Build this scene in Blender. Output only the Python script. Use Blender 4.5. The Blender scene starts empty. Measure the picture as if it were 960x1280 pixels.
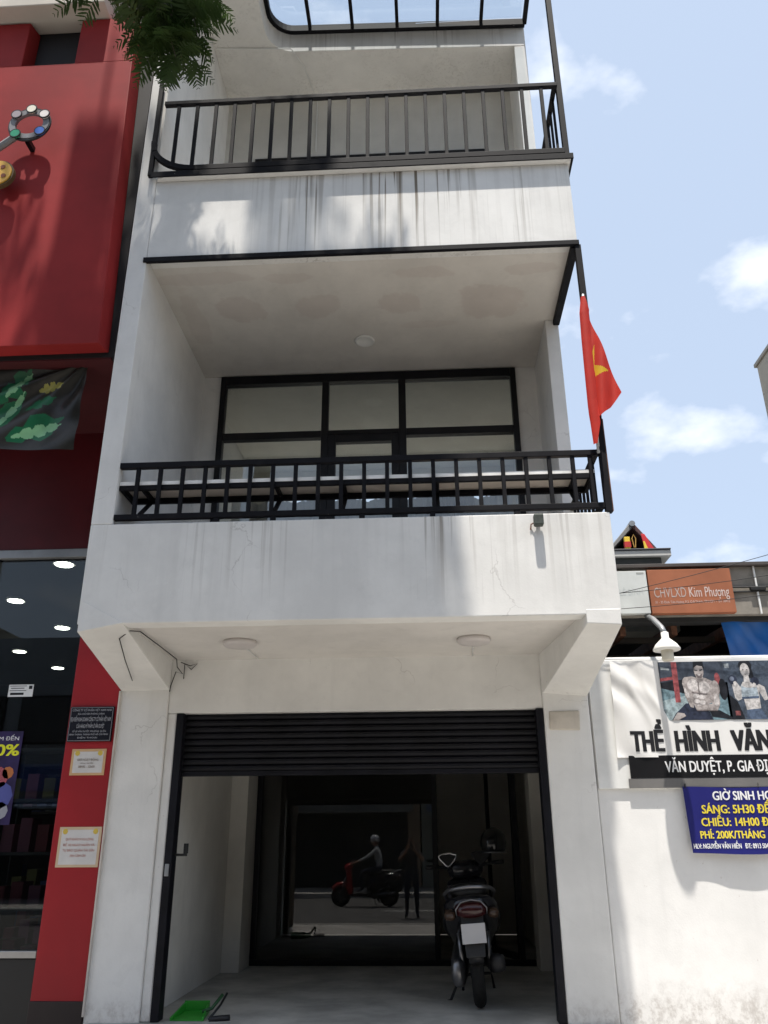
import bpy, math, random
import numpy as np
from mathutils import Matrix, Vector, Quaternion
R = math.radians
SC = bpy.context.scene
COL = SC.collection
rnd = random.Random(7)

# ------------------------------------------------------------------ camera
cam_d = bpy.data.cameras.new('camera')
cam_d.sensor_fit = 'VERTICAL'; cam_d.sensor_height = 36.0; cam_d.sensor_width = 27.0
cam_d.lens = 1012.56 / 1280 * 36.0
cam_d.clip_start = 0.05; cam_d.clip_end = 2000
cam = bpy.data.objects.new('camera', cam_d); COL.objects.link(cam)
p_, y_, r_ = 0.387049, -0.050925, -0.0063625
fw = Vector((math.sin(y_)*math.cos(p_), math.cos(y_)*math.cos(p_), math.sin(p_)))
rt = Vector((math.cos(y_), -math.sin(y_), 0)); up = rt.cross(fw)
rt2 = rt*math.cos(r_) + up*math.sin(r_); up2 = up*math.cos(r_) - rt*math.sin(r_)
mw = Matrix((rt2, up2, -fw)).transposed().to_4x4()
mw.translation = Vector((0, -6.938, 1.6))
cam.matrix_world = mw
SC.camera = cam

# ------------------------------------------------------------------ sky, sun, exposure
SUN_EL, SUN_AZ = 75.0, 3.0          # azimuth: degrees to the left of straight-on (sun stands behind the camera)
sdir = Vector((-math.sin(R(SUN_AZ))*math.cos(R(SUN_EL)), -math.cos(R(SUN_AZ))*math.cos(R(SUN_EL)), math.sin(R(SUN_EL))))
world = bpy.data.worlds.new('World'); SC.world = world; world.use_nodes = True
nt = world.node_tree; nt.nodes.clear()
wo = nt.nodes.new('ShaderNodeOutputWorld'); bg = nt.nodes.new('ShaderNodeBackground')
sky = nt.nodes.new('ShaderNodeTexSky'); sky.sky_type = 'NISHITA'; sky.sun_disc = False
sky.sun_elevation = R(SUN_EL); sky.sun_rotation = R(180 + SUN_AZ)
sky.air_density = 1.0; sky.dust_density = 2.2; sky.ozone_density = 1.0; sky.altitude = 10
tc = nt.nodes.new('ShaderNodeTexCoord')
mp = nt.nodes.new('ShaderNodeMapping'); mp.inputs['Scale'].default_value = (2.6, 2.6, 4.6); mp.inputs['Location'].default_value = (-0.1856, -1.5206, 0.2626)
nz = nt.nodes.new('ShaderNodeTexNoise'); nz.inputs['Scale'].default_value = 2.9; nz.inputs['Detail'].default_value = 7; nz.inputs['Roughness'].default_value = 0.5
rp = nt.nodes.new('ShaderNodeValToRGB'); rp.color_ramp.elements[0].position = 0.575; rp.color_ramp.elements[1].position = 0.82
mixh = nt.nodes.new('ShaderNodeMix'); mixh.data_type = 'RGBA'; mixh.inputs['Factor'].default_value = 0.62
mixh.inputs['B'].default_value = (5.4, 6.4, 7.9, 1)          # thin high haze over the whole sky
mixc = nt.nodes.new('ShaderNodeMix'); mixc.data_type = 'RGBA'; mixc.inputs['B'].default_value = (8.6, 8.8, 9.3, 1)
L = nt.links.new
L(tc.outputs['Generated'], mp.inputs['Vector']); L(mp.outputs['Vector'], nz.inputs['Vector']); L(nz.outputs['Fac'], rp.inputs['Fac'])
L(sky.outputs['Color'], mixh.inputs['A']); L(mixh.outputs['Result'], mixc.inputs['A']); L(rp.outputs['Color'], mixc.inputs['Factor'])
L(mixc.outputs['Result'], bg.inputs['Color']); L(bg.outputs['Background'], wo.inputs['Surface'])
bg.inputs['Strength'].default_value = 0.084
sun_d = bpy.data.lights.new('sun', 'SUN'); sun_d.energy = 4.1; sun_d.angle = R(0.8); sun_d.color = (1.0, 0.945, 0.865)
sun = bpy.data.objects.new('sun', sun_d); COL.objects.link(sun)
sun.rotation_euler = sdir.to_track_quat('Z', 'Y').to_euler(); sun.location = sdir*40
SC.view_settings.view_transform = 'Standard'; SC.view_settings.look = 'None'
SC.view_settings.gamma = 1.0; SC.view_settings.exposure = 0.85; SC.view_settings.use_curve_mapping = False
cy = SC.cycles; cy.max_bounces = 8; cy.diffuse_bounces = 4; cy.glossy_bounces = 3; cy.transmission_bounces = 4; cy.transparent_max_bounces = 10; cy.caustics_reflective = False; cy.caustics_refractive = False

# ------------------------------------------------------------------ helpers
WLOC = {}
def attach(o, parent):
    o.parent = parent
    o.matrix_parent_inverse = Matrix.Translation(-Vector(WLOC.get(parent.name, (0, 0, 0))))
def tag(o, label=None, cat=None, group=None, kind=None):
    if label: o['label'] = label
    if cat: o['category'] = cat
    if group: o['group'] = group
    if kind: o['kind'] = kind
    return o
def thing(name, label, cat, loc=(0, 0, 0), group=None):
    o = bpy.data.objects.new(name, None); COL.objects.link(o); o.location = loc; o.empty_display_size = 0.2
    WLOC[o.name] = tuple(loc)
    return tag(o, label, cat, group)
def frame_of(d):
    d = Vector(d).normalized(); a = Vector((0, 0, 1)) if abs(d.z) < 0.9 else Vector((1, 0, 0))
    u = d.cross(a).normalized(); return u, d.cross(u).normalized()
class MB:
    def __init__(s): s.v = []; s.f = []; s.m = []; s.mi = 0
    def mat(s, i): s.mi = i; return s
    def add(s, vs, fs):
        n = len(s.v); s.v += [tuple(v) for v in vs]; s.f += [tuple(n+i for i in f) for f in fs]; s.m += [s.mi]*len(fs); return s
    def hexa(s, p): # bottom 4 ccw, top 4 ccw
        return s.add(p, [(3, 2, 1, 0), (4, 5, 6, 7), (0, 1, 5, 4), (1, 2, 6, 5), (2, 3, 7, 6), (3, 0, 4, 7)])
    def box(s, x0, x1, y0, y1, z0, z1):
        return s.hexa([(x0, y0, z0), (x1, y0, z0), (x1, y1, z0), (x0, y1, z0), (x0, y0, z1), (x1, y0, z1), (x1, y1, z1), (x0, y1, z1)])
    def tube(s, pts, r, n=8, cap=True):
        pts = [Vector(p) for p in pts]; k = len(pts); rs = r if isinstance(r, (list, tuple)) else [r]*k
        vs = []; u = None
        for i, p in enumerate(pts):
            d = (pts[min(i+1, k-1)] - pts[max(i-1, 0)])
            if d.length < 1e-9: d = Vector((0, 0, 1))
            d.normalize()
            if u is None: u, _ = frame_of(d)
            else:
                u = (u - d*u.dot(d)); u = u.normalized() if u.length > 1e-6 else frame_of(d)[0]
            w = d.cross(u)
            for j in range(n):
                a = 2*math.pi*j/n; vs.append(p + (u*math.cos(a) + w*math.sin(a))*rs[i])
        fs = [(i*n+j, i*n+(j+1) % n, (i+1)*n+(j+1) % n, (i+1)*n+j) for i in range(k-1) for j in range(n)]
        if cap: fs += [tuple(range(n-1, -1, -1)), tuple((k-1)*n+j for j in range(n))]
        return s.add(vs, fs)
    def bar(s, a, b, w, h):   # rectangular bar from a to b, w wide, h high
        a, b = Vector(a), Vector(b); d = (b-a).normalized()
        upv = Vector((0, 0, 1)) if abs(d.z) < 0.95 else Vector((0, 1, 0))
        u = d.cross(upv).normalized()*w/2; v = u.cross(d).normalized()*h/2
        return s.hexa([a-u-v, a+u-v, b+u-v, b-u-v, a-u+v, a+u+v, b+u+v, b-u+v])
    def prism(s, poly, axis, a, b):
        def P(q, t): return {'x': (t, q[0], q[1]), 'y': (q[0], t, q[1]), 'z': (q[0], q[1], t)}[axis]
        n = len(poly); vs = [P(q, a) for q in poly] + [P(q, b) for q in poly]
        return s.add(vs, [tuple(range(n-1, -1, -1)), tuple(range(n, 2*n))] + [(i, (i+1) % n, n+(i+1) % n, n+i) for i in range(n)])
    def lathe(s, c, prof, n=20, axis='z'):
        vs = []
        for r, t in prof:
            for j in range(n):
                a = 2*math.pi*j/n; q = (r*math.cos(a), r*math.sin(a))
                o = {'z': (q[0], q[1], t), 'y': (q[0], t, q[1]), 'x': (t, q[0], q[1])}[axis]
                vs.append((c[0]+o[0], c[1]+o[1], c[2]+o[2]))
        k = len(prof)
        fs = [(i*n+j, i*n+(j+1) % n, (i+1)*n+(j+1) % n, (i+1)*n+j) for i in range(k-1) for j in range(n)]
        fs += [tuple(range(n-1, -1, -1)), tuple((k-1)*n+j for j in range(n))]
        return s.add(vs, fs)
    def loft(s, secs, n=16, e=2.6, axis='y'):   # secs: (t, x, z, hw, hh) superellipse sections along y
        vs = []
        for t, cx, cz, hw, hh in secs:
            for j in range(n):
                a = 2*math.pi*j/n; c, q = math.cos(a), math.sin(a)
                x = math.copysign(abs(c)**(2/e), c)*hw; z = math.copysign(abs(q)**(2/e), q)*hh
                vs.append((cx+x, t, cz+z) if axis == 'y' else (cx+x, cz+z, t))
        k = len(secs)
        fs = [(i*n+j, i*n+(j+1) % n, (i+1)*n+(j+1) % n, (i+1)*n+j) for i in range(k-1) for j in range(n)]
        fs += [tuple(range(n-1, -1, -1)), tuple((k-1)*n+j for j in range(n))]
        return s.add(vs, fs)
    def poly(s, pts): return s.add(pts, [tuple(range(len(pts)))])
    def torus(s, c, R0, r, axis='x', n=28, k=10):
        vs = []
        for i in range(n):
            a = 2*math.pi*i/n
            for j in range(k):
                b = 2*math.pi*j/k; q = R0+r*math.cos(b); h = r*math.sin(b)
                o = {'x': (h, q*math.cos(a), q*math.sin(a)), 'y': (q*math.cos(a), h, q*math.sin(a)), 'z': (q*math.cos(a), q*math.sin(a), h)}[axis]
                vs.append((c[0]+o[0], c[1]+o[1], c[2]+o[2]))
        return s.add(vs, [(i*k+j, i*k+(j+1) % k, ((i+1) % n)*k+(j+1) % k, ((i+1) % n)*k+j) for i in range(n) for j in range(k)])
    def xform(s, m, start=0):
        for i in range(start, len(s.v)): s.v[i] = tuple(m @ Vector(s.v[i]))
        return s
    def build(s, name, mats, parent=None, bevel=0, smooth=False, seg=2):
        me = bpy.data.meshes.new(name); me.from_pydata(s.v, [], s.f)
        for m in (mats if isinstance(mats, (list, tuple)) else [mats]): me.materials.append(m)
        me.polygons.foreach_set('material_index', s.m)
        if smooth: me.polygons.foreach_set('use_smooth', [True]*len(s.f))
        me.validate(); me.update()
        o = bpy.data.objects.new(name, me); COL.objects.link(o)
        if bevel:
            b = o.modifiers.new('bevel', 'BEVEL'); b.width = bevel; b.segments = seg; b.limit_method = 'ANGLE'; b.angle_limit = R(40)
        WLOC[o.name] = (0, 0, 0)
        if parent: attach(o, parent)
        return o
def inst(name, me, loc, parent, rot=None):
    o = bpy.data.objects.new(name, me); COL.objects.link(o); o.location = loc
    if rot: o.rotation_euler = rot
    WLOC[o.name] = tuple(loc)
    if parent: attach(o, parent)
    return o
def fixn(o):
    import bmesh
    bm = bmesh.new(); bm.from_mesh(o.data); bmesh.ops.recalc_face_normals(bm, faces=bm.faces); bm.to_mesh(o.data); bm.free(); return o

# ------------------------------------------------------------------ materials
class NT:
    def __init__(s, name):
        s.m = bpy.data.materials.new(name); s.m.use_nodes = True; s.t = s.m.node_tree; s.n = s.t.nodes
        s.b = s.n['Principled BSDF']; s.out = s.n['Material Output']
        g = s.n.new('ShaderNodeNewGeometry'); s.pos = g.outputs['Position']
    def link(s, a, b): s.t.links.new(a, b)
    def map(s, scale=(1, 1, 1), loc=(0, 0, 0)):
        m = s.n.new('ShaderNodeMapping'); m.inputs['Scale'].default_value = scale; m.inputs['Location'].default_value = loc
        s.link(s.pos, m.inputs['Vector']); return m.outputs['Vector']
    def noise(s, scale, detail=4, rough=.55, vec=None, dist=0):
        n = s.n.new('ShaderNodeTexNoise'); n.inputs['Scale'].default_value = scale; n.inputs['Detail'].default_value = detail
        n.inputs['Roughness'].default_value = rough; n.inputs['Distortion'].default_value = dist
        s.link(vec if vec is not None else s.pos, n.inputs['Vector']); return n.outputs['Fac']
    def ramp(s, f, a, b, smooth=True):
        r = s.n.new('ShaderNodeMapRange'); r.interpolation_type = 'SMOOTHSTEP' if smooth else 'LINEAR'
        r.inputs['From Min'].default_value = a; r.inputs['From Max'].default_value = b; s.link(f, r.inputs['Value']); return r.outputs['Result']
    def math(s, op, a, b):
        m = s.n.new('ShaderNodeMath'); m.operation = op
        for i, q in enumerate((a, b)):
            if isinstance(q, (int, float)): m.inputs[i].default_value = q
            else: s.link(q, m.inputs[i])
        return m.outputs[0]
    def mix(s, f, a, b):
        m = s.n.new('ShaderNodeMix'); m.data_type = 'RGBA'
        for k, q in (('Factor', f), ('A', a), ('B', b)):
            if isinstance(q, (int, float)): m.inputs[k].default_value = q
            elif isinstance(q, tuple): m.inputs[k].default_value = (*q, 1) if len(q) == 3 else q
            else: s.link(q, m.inputs[k])
        return m.outputs['Result']
    def xyz(s):
        x = s.n.new('ShaderNodeSeparateXYZ'); s.link(s.pos, x.inputs[0]); return x.outputs
    def bump(s, h, strength=.2, dist=.01):
        b = s.n.new('ShaderNodeBump'); b.inputs['Strength'].default_value = strength; b.inputs['Distance'].default_value = dist
        s.link(h, b.inputs['Height']); s.link(b.outputs['Normal'], s.b.inputs['Normal'])
    def color(s, c): s.link(c, s.b.inputs['Base Color'])
    def set(s, rough=.6, metal=0, spec=.5):
        s.b.inputs['Roughness'].default_value = rough; s.b.inputs['Metallic'].default_value = metal; s.b.inputs['Specular IOR Level'].default_value = spec
def M(name, col, rough=.6, metal=0, spec=.4, var=.12, vs=3, bump=.08, bs=60):
    t = NT(name); t.set(rough, metal, spec)
    a = tuple(max(0, c*(1-var)) for c in col); b = tuple(min(1, c*(1+var)) for c in col)
    f = t.ramp(t.noise(vs, 5, .6), .3, .7); t.color(t.mix(f, a, b))
    if bump: t.bump(t.noise(bs, 3), bump, .004)
    return t.m
def plaster(name, col=(.775, .762, .73), streaks=None, patches=None, cracks=False, splash=None, var=.08, xgate=None):
    t = NT(name); t.set(.85, 0, .2)
    f = t.ramp(t.noise(1.1, 6, .62), .3, .72)
    c = t.mix(f, tuple(k*(1-var*1.6) for k in col), tuple(min(1, k*(1+var*.6)) for k in col))
    c = t.mix(t.math('MULTIPLY', t.ramp(t.noise(9, 5, .7), .58, .75), .18), c, tuple(k*.72 for k in col))
    z = t.xyz()[2]; x = t.xyz()[0]
    c = t.mix(t.math('MULTIPLY', t.ramp(t.noise(1, 4, .6, t.map((7, 7, .7), (1, 4, 2))), .52, .74), .16), c, tuple(k*.66 for k in col))
    c = t.mix(t.math('MULTIPLY', t.ramp(t.noise(2.6, 7, .7, None, .8), .56, .62), .10), c, tuple(k*.7 for k in col))
    if streaks:
        for zt, ln, amt in streaks:
            fall = t.ramp(z, zt-ln, zt, False)
            s1 = t.ramp(t.noise(1, 3, .5, t.map((13, 13, .45))), .52, .66)
            s2 = t.ramp(t.noise(1, 2, .5, t.map((34, 34, .6), (7, 0, 0))), .56, .66)
            s3 = t.ramp(t.noise(1, 2, .5, t.map((1.7, 1.7, .2), (3, 0, 1))), .42, .66)
            thin = t.math('MULTIPLY', t.math('MAXIMUM', s2, t.math('MULTIPLY', s1, .6)), t.math('ADD', t.math('MULTIPLY', s3, .9), .12))
            if xgate: thin = t.math('MULTIPLY', thin, t.math('ADD', t.math('MULTIPLY', t.ramp(x, *xgate), .85), .15))
            band = t.math('MULTIPLY', t.math('POWER', fall, .8), thin)
            c = t.mix(t.math('MULTIPLY', band, amt), c, (.20, .17, .135))
    if patches:
        nz = t.noise(4.5, 5, .65)
        for cx, cy, rx, ry, amt in patches:
            mp = t.map((1/rx, 1/ry, 0), (-cx/rx, -cy/ry, 0))
            ln = t.n.new('ShaderNodeVectorMath'); ln.operation = 'LENGTH'; t.link(mp, ln.inputs[0])
            d = t.math('ADD', ln.outputs['Value'], t.math('MULTIPLY', nz, 1.7))
            m = t.ramp(d, 1.98, 1.72); c = t.mix(t.math('MULTIPLY', m, amt), c, (.46, .36, .32))
    if cracks:
        v = t.n.new('ShaderNodeTexVoronoi'); v.feature = 'DISTANCE_TO_EDGE'; v.inputs['Scale'].default_value = 1.05
        dv = t.n.new('ShaderNodeVectorMath'); dv.operation = 'ADD'
        nc = t.n.new('ShaderNodeTexNoise'); nc.inputs['Scale'].default_value = 4; nc.inputs['Detail'].default_value = 6; t.link(t.pos, nc.inputs['Vector'])
        sc = t.n.new('ShaderNodeVectorMath'); sc.operation = 'SCALE'; sc.inputs['Scale'].default_value = .45
        t.link(nc.outputs['Color'], sc.inputs[0]); t.link(t.pos, dv.inputs[0]); t.link(sc.outputs[0], dv.inputs[1]); t.link(dv.outputs[0], v.inputs['Vector'])
        m = t.math('MULTIPLY', t.ramp(v.outputs['Distance'], .006, .001), t.ramp(t.noise(1.9, 3), .52, .62))
        c = t.mix(t.math('MULTIPLY', m, .32), c, (.25, .22, .2))
    if splash:
        zt = splash
        d = t.math('ADD', z, t.math('MULTIPLY', t.noise(5, 6, .7), .34))
        lo = t.ramp(d, zt+.26, zt-.02)
        sp = t.ramp(t.noise(1, 6, .75, t.map((15, 15, 12))), .40, .66)
        c = t.mix(t.math('MULTIPLY', lo, t.math('ADD', t.math('MULTIPLY', sp, .5), .12)), c, (.33, .29, .26))
        dots = t.ramp(t.noise(1, 3, .6, t.map((26, 26, 17), (2, 2, 5))), .70, .76)
        c = t.mix(t.math('MULTIPLY', dots, .35), c, (.35, .28, .25))
    t.color(c)
    t.bump(t.math('ADD', t.math('MULTIPLY', t.noise(70, 3), .35), t.noise(5, 4)), .22, .008)
    return t.m
def glass(name, tint=(.86, .9, .88), ior=1.5, rough=0.0):
    t = NT(name); t.n.remove(t.b)
    tr = t.n.new('ShaderNodeBsdfTransparent'); tr.inputs['Color'].default_value = (*tint, 1)
    gl = t.n.new('ShaderNodeBsdfGlossy'); gl.inputs['Roughness'].default_value = rough
    fr = t.n.new('ShaderNodeFresnel'); fr.inputs['IOR'].default_value = ior
    mx = t.n.new('ShaderNodeMixShader'); t.link(fr.outputs[0], mx.inputs[0]); t.link(tr.outputs[0], mx.inputs[1]); t.link(gl.outputs[0], mx.inputs[2])
    t.link(mx.outputs[0], t.out.inputs['Surface']); return t.m
def emit(name, col, st):
    t = NT(name); t.b.inputs['Emission Color'].default_value = (*col, 1); t.b.inputs['Emission Strength'].default_value = st; t.b.inputs['Base Color'].default_value = (*col, 1); return t.m

m_white = plaster('white plaster', cracks=True)
m_fascia1 = plaster('stained plaster lower balcony', streaks=[(3.84, .70, 1.7)], cracks=True, xgate=(-.3, .6))
m_fascia2 = plaster('stained plaster upper balcony', streaks=[(7.18, 1.1, 1.15)], xgate=(-1.9, -.7))
m_roofedge = plaster('stained plaster roof edge', streaks=[(10.7, .4, .7)])
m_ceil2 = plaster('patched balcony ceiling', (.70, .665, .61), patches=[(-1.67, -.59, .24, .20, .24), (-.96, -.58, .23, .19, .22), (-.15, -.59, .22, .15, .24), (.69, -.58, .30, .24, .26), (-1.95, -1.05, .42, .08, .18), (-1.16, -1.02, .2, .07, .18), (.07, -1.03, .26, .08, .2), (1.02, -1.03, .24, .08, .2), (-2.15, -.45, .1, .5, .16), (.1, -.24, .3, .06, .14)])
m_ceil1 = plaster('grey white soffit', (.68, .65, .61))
m_gym = plaster('splashed white wall', (.80, .79, .77), splash=.60)
m_pillar = plaster('ground pillar plaster', (.765, .753, .725), splash=.5, cracks=True)
m_inner = plaster('dull interior plaster', (.66, .64, .59))
m_patchcem = plaster('rough cement patch', (.56, .51, .44), var=.4)
def black_paint():
    t = NT('chipped black paint'); t.set(.65, 0, .15)
    ch = t.ramp(t.noise(38, 4, .7), .70, .74); du = t.ramp(t.noise(6, 4), .4, .8)
    c = t.mix(t.math('MULTIPLY', du, .6), (.005, .005, .007), (.014, .013, .015)); c = t.mix(t.math('MULTIPLY', ch, .7), c, (.35, .33, .31)); t.color(c)
    t.bump(t.noise(45, 3), .12, .003); return t.m
m_black = black_paint()
m_blackalu = M('black aluminium frame', (.006, .006, .008), .4, 0, .25, .3, 4, .03)
m_slat = M('black shutter slat', (.006, .006, .009), .5, 0, .2, .35, 5, .05)
m_glass = glass('window glass', (.95, .96, .94), 1.8)
m_skyglass = glass('canopy glass', (.93, .96, .98))
m_darkglass = glass('smoked door glass', (.60, .60, .60), 1.62)
m_shopglass = glass('shop front glass', (.62, .66, .66), 1.5)
m_board = M('pale board', (.62, .55, .48), .6, 0, .3, .1)
m_boardedge = M('white board edge', (.80, .79, .76), .5)
m_red = M('red panel', (.27, .022, .022), .6, 0, .15, .16, 1.2, .03, 20)
m_redcol = M('red painted column', (.32, .012, .017), .5, 0, .35, .1, 1.6, .04)
m_redshade = M('shaded red cladding', (.075, .005, .008), .5, 0, .35, .2, 1.5, .04)  # shade under the sign box put into this darker red
m_blackwall = M('black backing', (.012, .011, .012), .7)
m_concrete = M('concrete floor', (.40, .39, .36), .7, 0, .3, .25, 2.2, .15, 30)
m_asphalt = M('asphalt', (.11, .108, .105), .85, 0, .2, .2, 4, .4, 120)
m_pave = M('pavement', (.41, .395, .37), .8, 0, .2, .15, 2, .2, 40)
m_kerb = M('kerb stone', (.36, .35, .33), .8, 0, .2, .12)
m_ground = M('earth ground', (.20, .19, .17), .9, 0, .1, .2, .3)
m_dark = M('dark interior', (.03, .03, .03), .8)
m_lampwhite = M('white lamp plastic', (.78, .77, .73), .4, 0, .4, .05)
m_diff = M('grey white diffuser', (.58, .54, .52), .35, 0, .4, .05)
m_cable = M('black cable', (.015, .015, .015), .6, 0, .3, .1, 3, 0)
m_whitemetal = M('white painted metal', (.72, .72, .70), .45, 0, .4, .08)
m_greymetal = M('grey metal', (.28, .29, .30), .45, .5, .5, .15)
m_rust = M('rusty brown paint', (.16, .075, .045), .75, 0, .2, .3, 12)

# ------------------------------------------------------------------ setting: ground, pavement, road
def sheet(name, x0, x1, y0, y1, z0, z1, m, bevel=0):
    o = MB().box(x0, x1, y0, y1, z0, z1).build(name, m, None, bevel); return tag(o, kind='structure')
sheet('ground', -300, 300, -300, 300, -.3, 0, m_ground)
sheet('road', -120, 120, -14.5, -4.6, -.1, .004, m_asphalt)
sheet('pavement', -120, 120, -4.45, -.06, -.1, .13, m_pave)
sheet('pavement', -120, 120, -18.4, -14.65, -.1, .13, m_pave)
sheet('kerb', -120, 120, -4.6, -4.45, -.1, .14, m_kerb, .01)
sheet('kerb', -120, 120, -14.65, -14.5, -.1, .14, m_kerb, .01)
mk = M('worn white road paint', (.7, .7, .66), .7, 0, .2, .2, 8)
for i in range(-6, 7):
    tag(MB().box(i*6-1.2, i*6+1.2, -9.56, -9.44, .004, .009).build('road_marking', mk), kind='structure')

# ------------------------------------------------------------------ the white townhouse
HX0, HX1, FY = -2.50, 1.37, -1.37
house = thing('townhouse', 'narrow white three storey townhouse with black railings and half raised black shutter', 'house', (-.6, 0, .13))
def part(name, mb, m, parent=None, bevel=.006, smooth=False): return mb.build(name, m, parent or house, bevel, smooth)
# ground floor
pl = part('pillar', MB().box(-2.64, -2.215, -.004, .34, 0, 3.10).box(-2.215, -2.135, .02, .34, .36, 2.63), m_pillar, bevel=.01)
pr_ = part('pillar', MB().box(.965, 1.345, 0, .34, 0, 3.10), m_pillar, bevel=.01)
part('cement_patch', MB().hexa([(1.005, -.014, 2.45), (1.255, -.012, 2.445), (1.255, .01, 2.445), (1.005, .01, 2.45), (1.01, -.012, 2.60), (1.262, -.016, 2.605), (1.262, .01, 2.605), (1.01, .01, 2.60)]), m_patchcem, pr_, .012)
part('lintel', MB().box(-2.215, .965, .012, .30, 2.63, 3.12), m_white)
part('corbel', MB().hexa([(-2.487, FY-.004, 3.005), (-2.165, FY-.004, 3.065), (-2.215, .06, 2.815), (-2.635, .06, 2.808),
                          (-2.487, FY-.004, 3.24), (-2.165, FY-.004, 3.07), (-2.215, .06, 3.16), (-2.635, .06, 3.16)]), m_white)
part('corbel', MB().hexa([(1.125, FY-.004, 3.0), (1.362, FY-.004, 2.985), (1.338, .06, 2.71), (.965, .06, 2.742),
                          (1.125, FY-.004, 3.10), (1.362, FY-.004, 3.10), (1.338, .06, 3.16), (.965, .06, 3.16)]), m_white)
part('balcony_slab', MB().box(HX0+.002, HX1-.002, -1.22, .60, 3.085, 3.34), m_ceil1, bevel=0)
par1 = part('parapet', MB().box(HX0, HX1, FY, -1.22, 3.062, 3.83).box(HX1-.14, HX1-.003, -1.22, -.24, 3.087, 3.80), m_fascia1, bevel=.008)
part('floor', MB().box(-2.60, 1.34, -.058, 6.2, 0, .36), m_concrete, bevel=.012)
# garage interior
part('garage_wall', MB().box(-2.42, -2.20, .34, 6.2, .36, 3.08), m_inner)
part('garage_wall', MB().box(1.29, 1.345, .34, 6.2, .36, 3.08), m_inner)
part('pilaster', MB().box(-2.20, -2.01, 2.48, 2.98, .36, 2.9), m_inner)
part('pilaster', MB().box(1.10, 1.29, 2.62, 2.98, .36, 2.9), m_inner)
part('garage_ceiling', MB().box(-2.20, 1.29, .30, 6.2, 2.9, 3.06), m_inner)
part('garage_wall', MB().box(-2.42, 1.345, 6.2, 6.4, .36, 3.08), m_inner)
# roller shutter
sh = part('roller_shutter', MB().box(-2.13, .962, .14, .32, 2.20, 2.66), m_blackwall, bevel=0)
sl = MB().prism([(.105, 0), (.088, .008), (.082, .026), (.088, .044), (.105, .052), (.12, .052), (.12, 0)], 'x', -2.07, .905)
slo = None
for i in range(9):
    if slo is None: slo = sl.build('slat', m_slat, sh); slo.location = (0, 0, 2.155+i*.053); WLOC[slo.name] = tuple(slo.location)
    else: inst('slat', slo.data, (0, 0, 2.155+i*.053), sh)
part('bottom_bar', MB().box(-2.07, .905, .078, .125, 2.12, 2.158), m_slat, sh, .004)
gl_ = part('guide_rail', MB().box(-2.133, -2.07, .004, .13, .362, 2.626), m_slat, sh, .004)
part('guide_rail', MB().box(.903, .963, -.004, .13, .362, 2.626), m_slat, sh, .004)
part('lock_tab', MB().box(-2.118, -2.085, -.008, .003, 1.36, 1.45), m_greymetal, gl_, .003)
part('latch', MB().box(-2.07, -1.97, .07, .085, 1.505, 1.525).box(-2.0, -1.965, .07, .09, 1.525, 1.60), m_cable, sh, .002)
# glass doors of the garage
gd = part('glass_door', MB().box(-2.01, 1.10, 2.99, 3.07, .362, .42).box(-2.01, -1.95, 2.99, 3.07, .42, 2.9).box(.02, .08, 2.99, 3.07, .42, 2.9).box(.93, .99, 2.99, 3.07, .42, 2.9).box(-1.95, .93, 2.99, 3.07, 2.55, 2.62), m_blackalu, bevel=.004)
part('pane', MB().box(-1.95, .02, 3.02, 3.03, .42, 2.55), m_darkglass, gd, 0)
part('pane', MB().box(-1.95, .93, 3.02, 3.03, 2.62, 2.9), m_darkglass, gd, 0)
leaf = MB().box(.08, .12, 0, .04, .40, 2.54).box(.84, .88, 0, .04, .40, 2.54).box(.12, .84, 0, .04, .40, .47).box(.12, .84, 0, .04, 2.46, 2.54)
Mrot = Matrix.Translation((.93, 3.06, 0)) @ Matrix.Rotation(R(-72), 4, 'Z') @ Matrix.Translation((-.88, 0, 0))
dl = part('door_leaf', leaf.xform(Mrot), m_blackalu, gd, .004)
# second storey
wl = part('party_wall', MB().box(HX0, -2.335, FY, 6.4, 3.83, 12.4), m_white, bevel=.008)
wr = part('side_wall', MB().box(1.245, HX1, -.24, 3.2, 3.34, 6.314), m_white, bevel=.006)
part('side_wall', MB().box(1.235, HX1, -.02, 3.2, 6.50, 10.37), m_white, bevel=.006)
part('rear_wall', MB().box(-2.335, -2.145, .60, .80, 3.34, 6.312), m_white, bevel=0)
part('rear_wall', MB().box(1.03, 1.245, .60, .80, 3.34, 6.312), m_white, bevel=0)
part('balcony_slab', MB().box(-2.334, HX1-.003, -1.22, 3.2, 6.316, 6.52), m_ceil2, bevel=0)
part('room_floor', MB().box(-2.335, 1.245, .60, 6.4, 3.10, 3.335), M('pale floor tile', (.62, .6, .55), .3), bevel=0)
bw = plaster('pale room wall', (.80, .77, .68))
part('room_ceiling', MB().box(-2.33, 1.24, .66, 3.19, 6.285, 6.314), bw, bevel=0)
part('room_wall', MB().box(-2.335, -2.1, 3.0, 3.2, 3.335, 6.284).box(1.0, 1.245, 3.0, 3.2, 3.335, 6.284).box(-2.1, 1.0, 3.0, 3.2, 6.1, 6.284), bw, bevel=0)  # wide rear opening, unseen, added to let daylight brighten the room
par2 = part('parapet', MB().box(-2.334, HX1, FY, -1.22, 6.312, 7.165), m_fascia2, bevel=.008)
part('trim', MB().box(-2.36, HX1+.012, FY-.014, FY+.02, 6.262, 6.311), m_black, par2, .004)
part('trim', MB().box(HX1-.05, HX1+.010, FY+.02, -.235, 6.25, 6.311), m_black, par2, .004)
lipp = [(HX1+.02, -1.23), (-2.33, -1.23), (-2.33, FY)]
for i in range(7): lipp.append((-2.20-.13*math.cos(R(i*15)), FY-.055*math.sin(R(i*15))))
lipp.append((HX1+.02, FY-.055))
fixn(part('lip', MB().prism(lipp[::-1], 'z', 7.167, 7.20), m_white, par2, 0))
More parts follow.
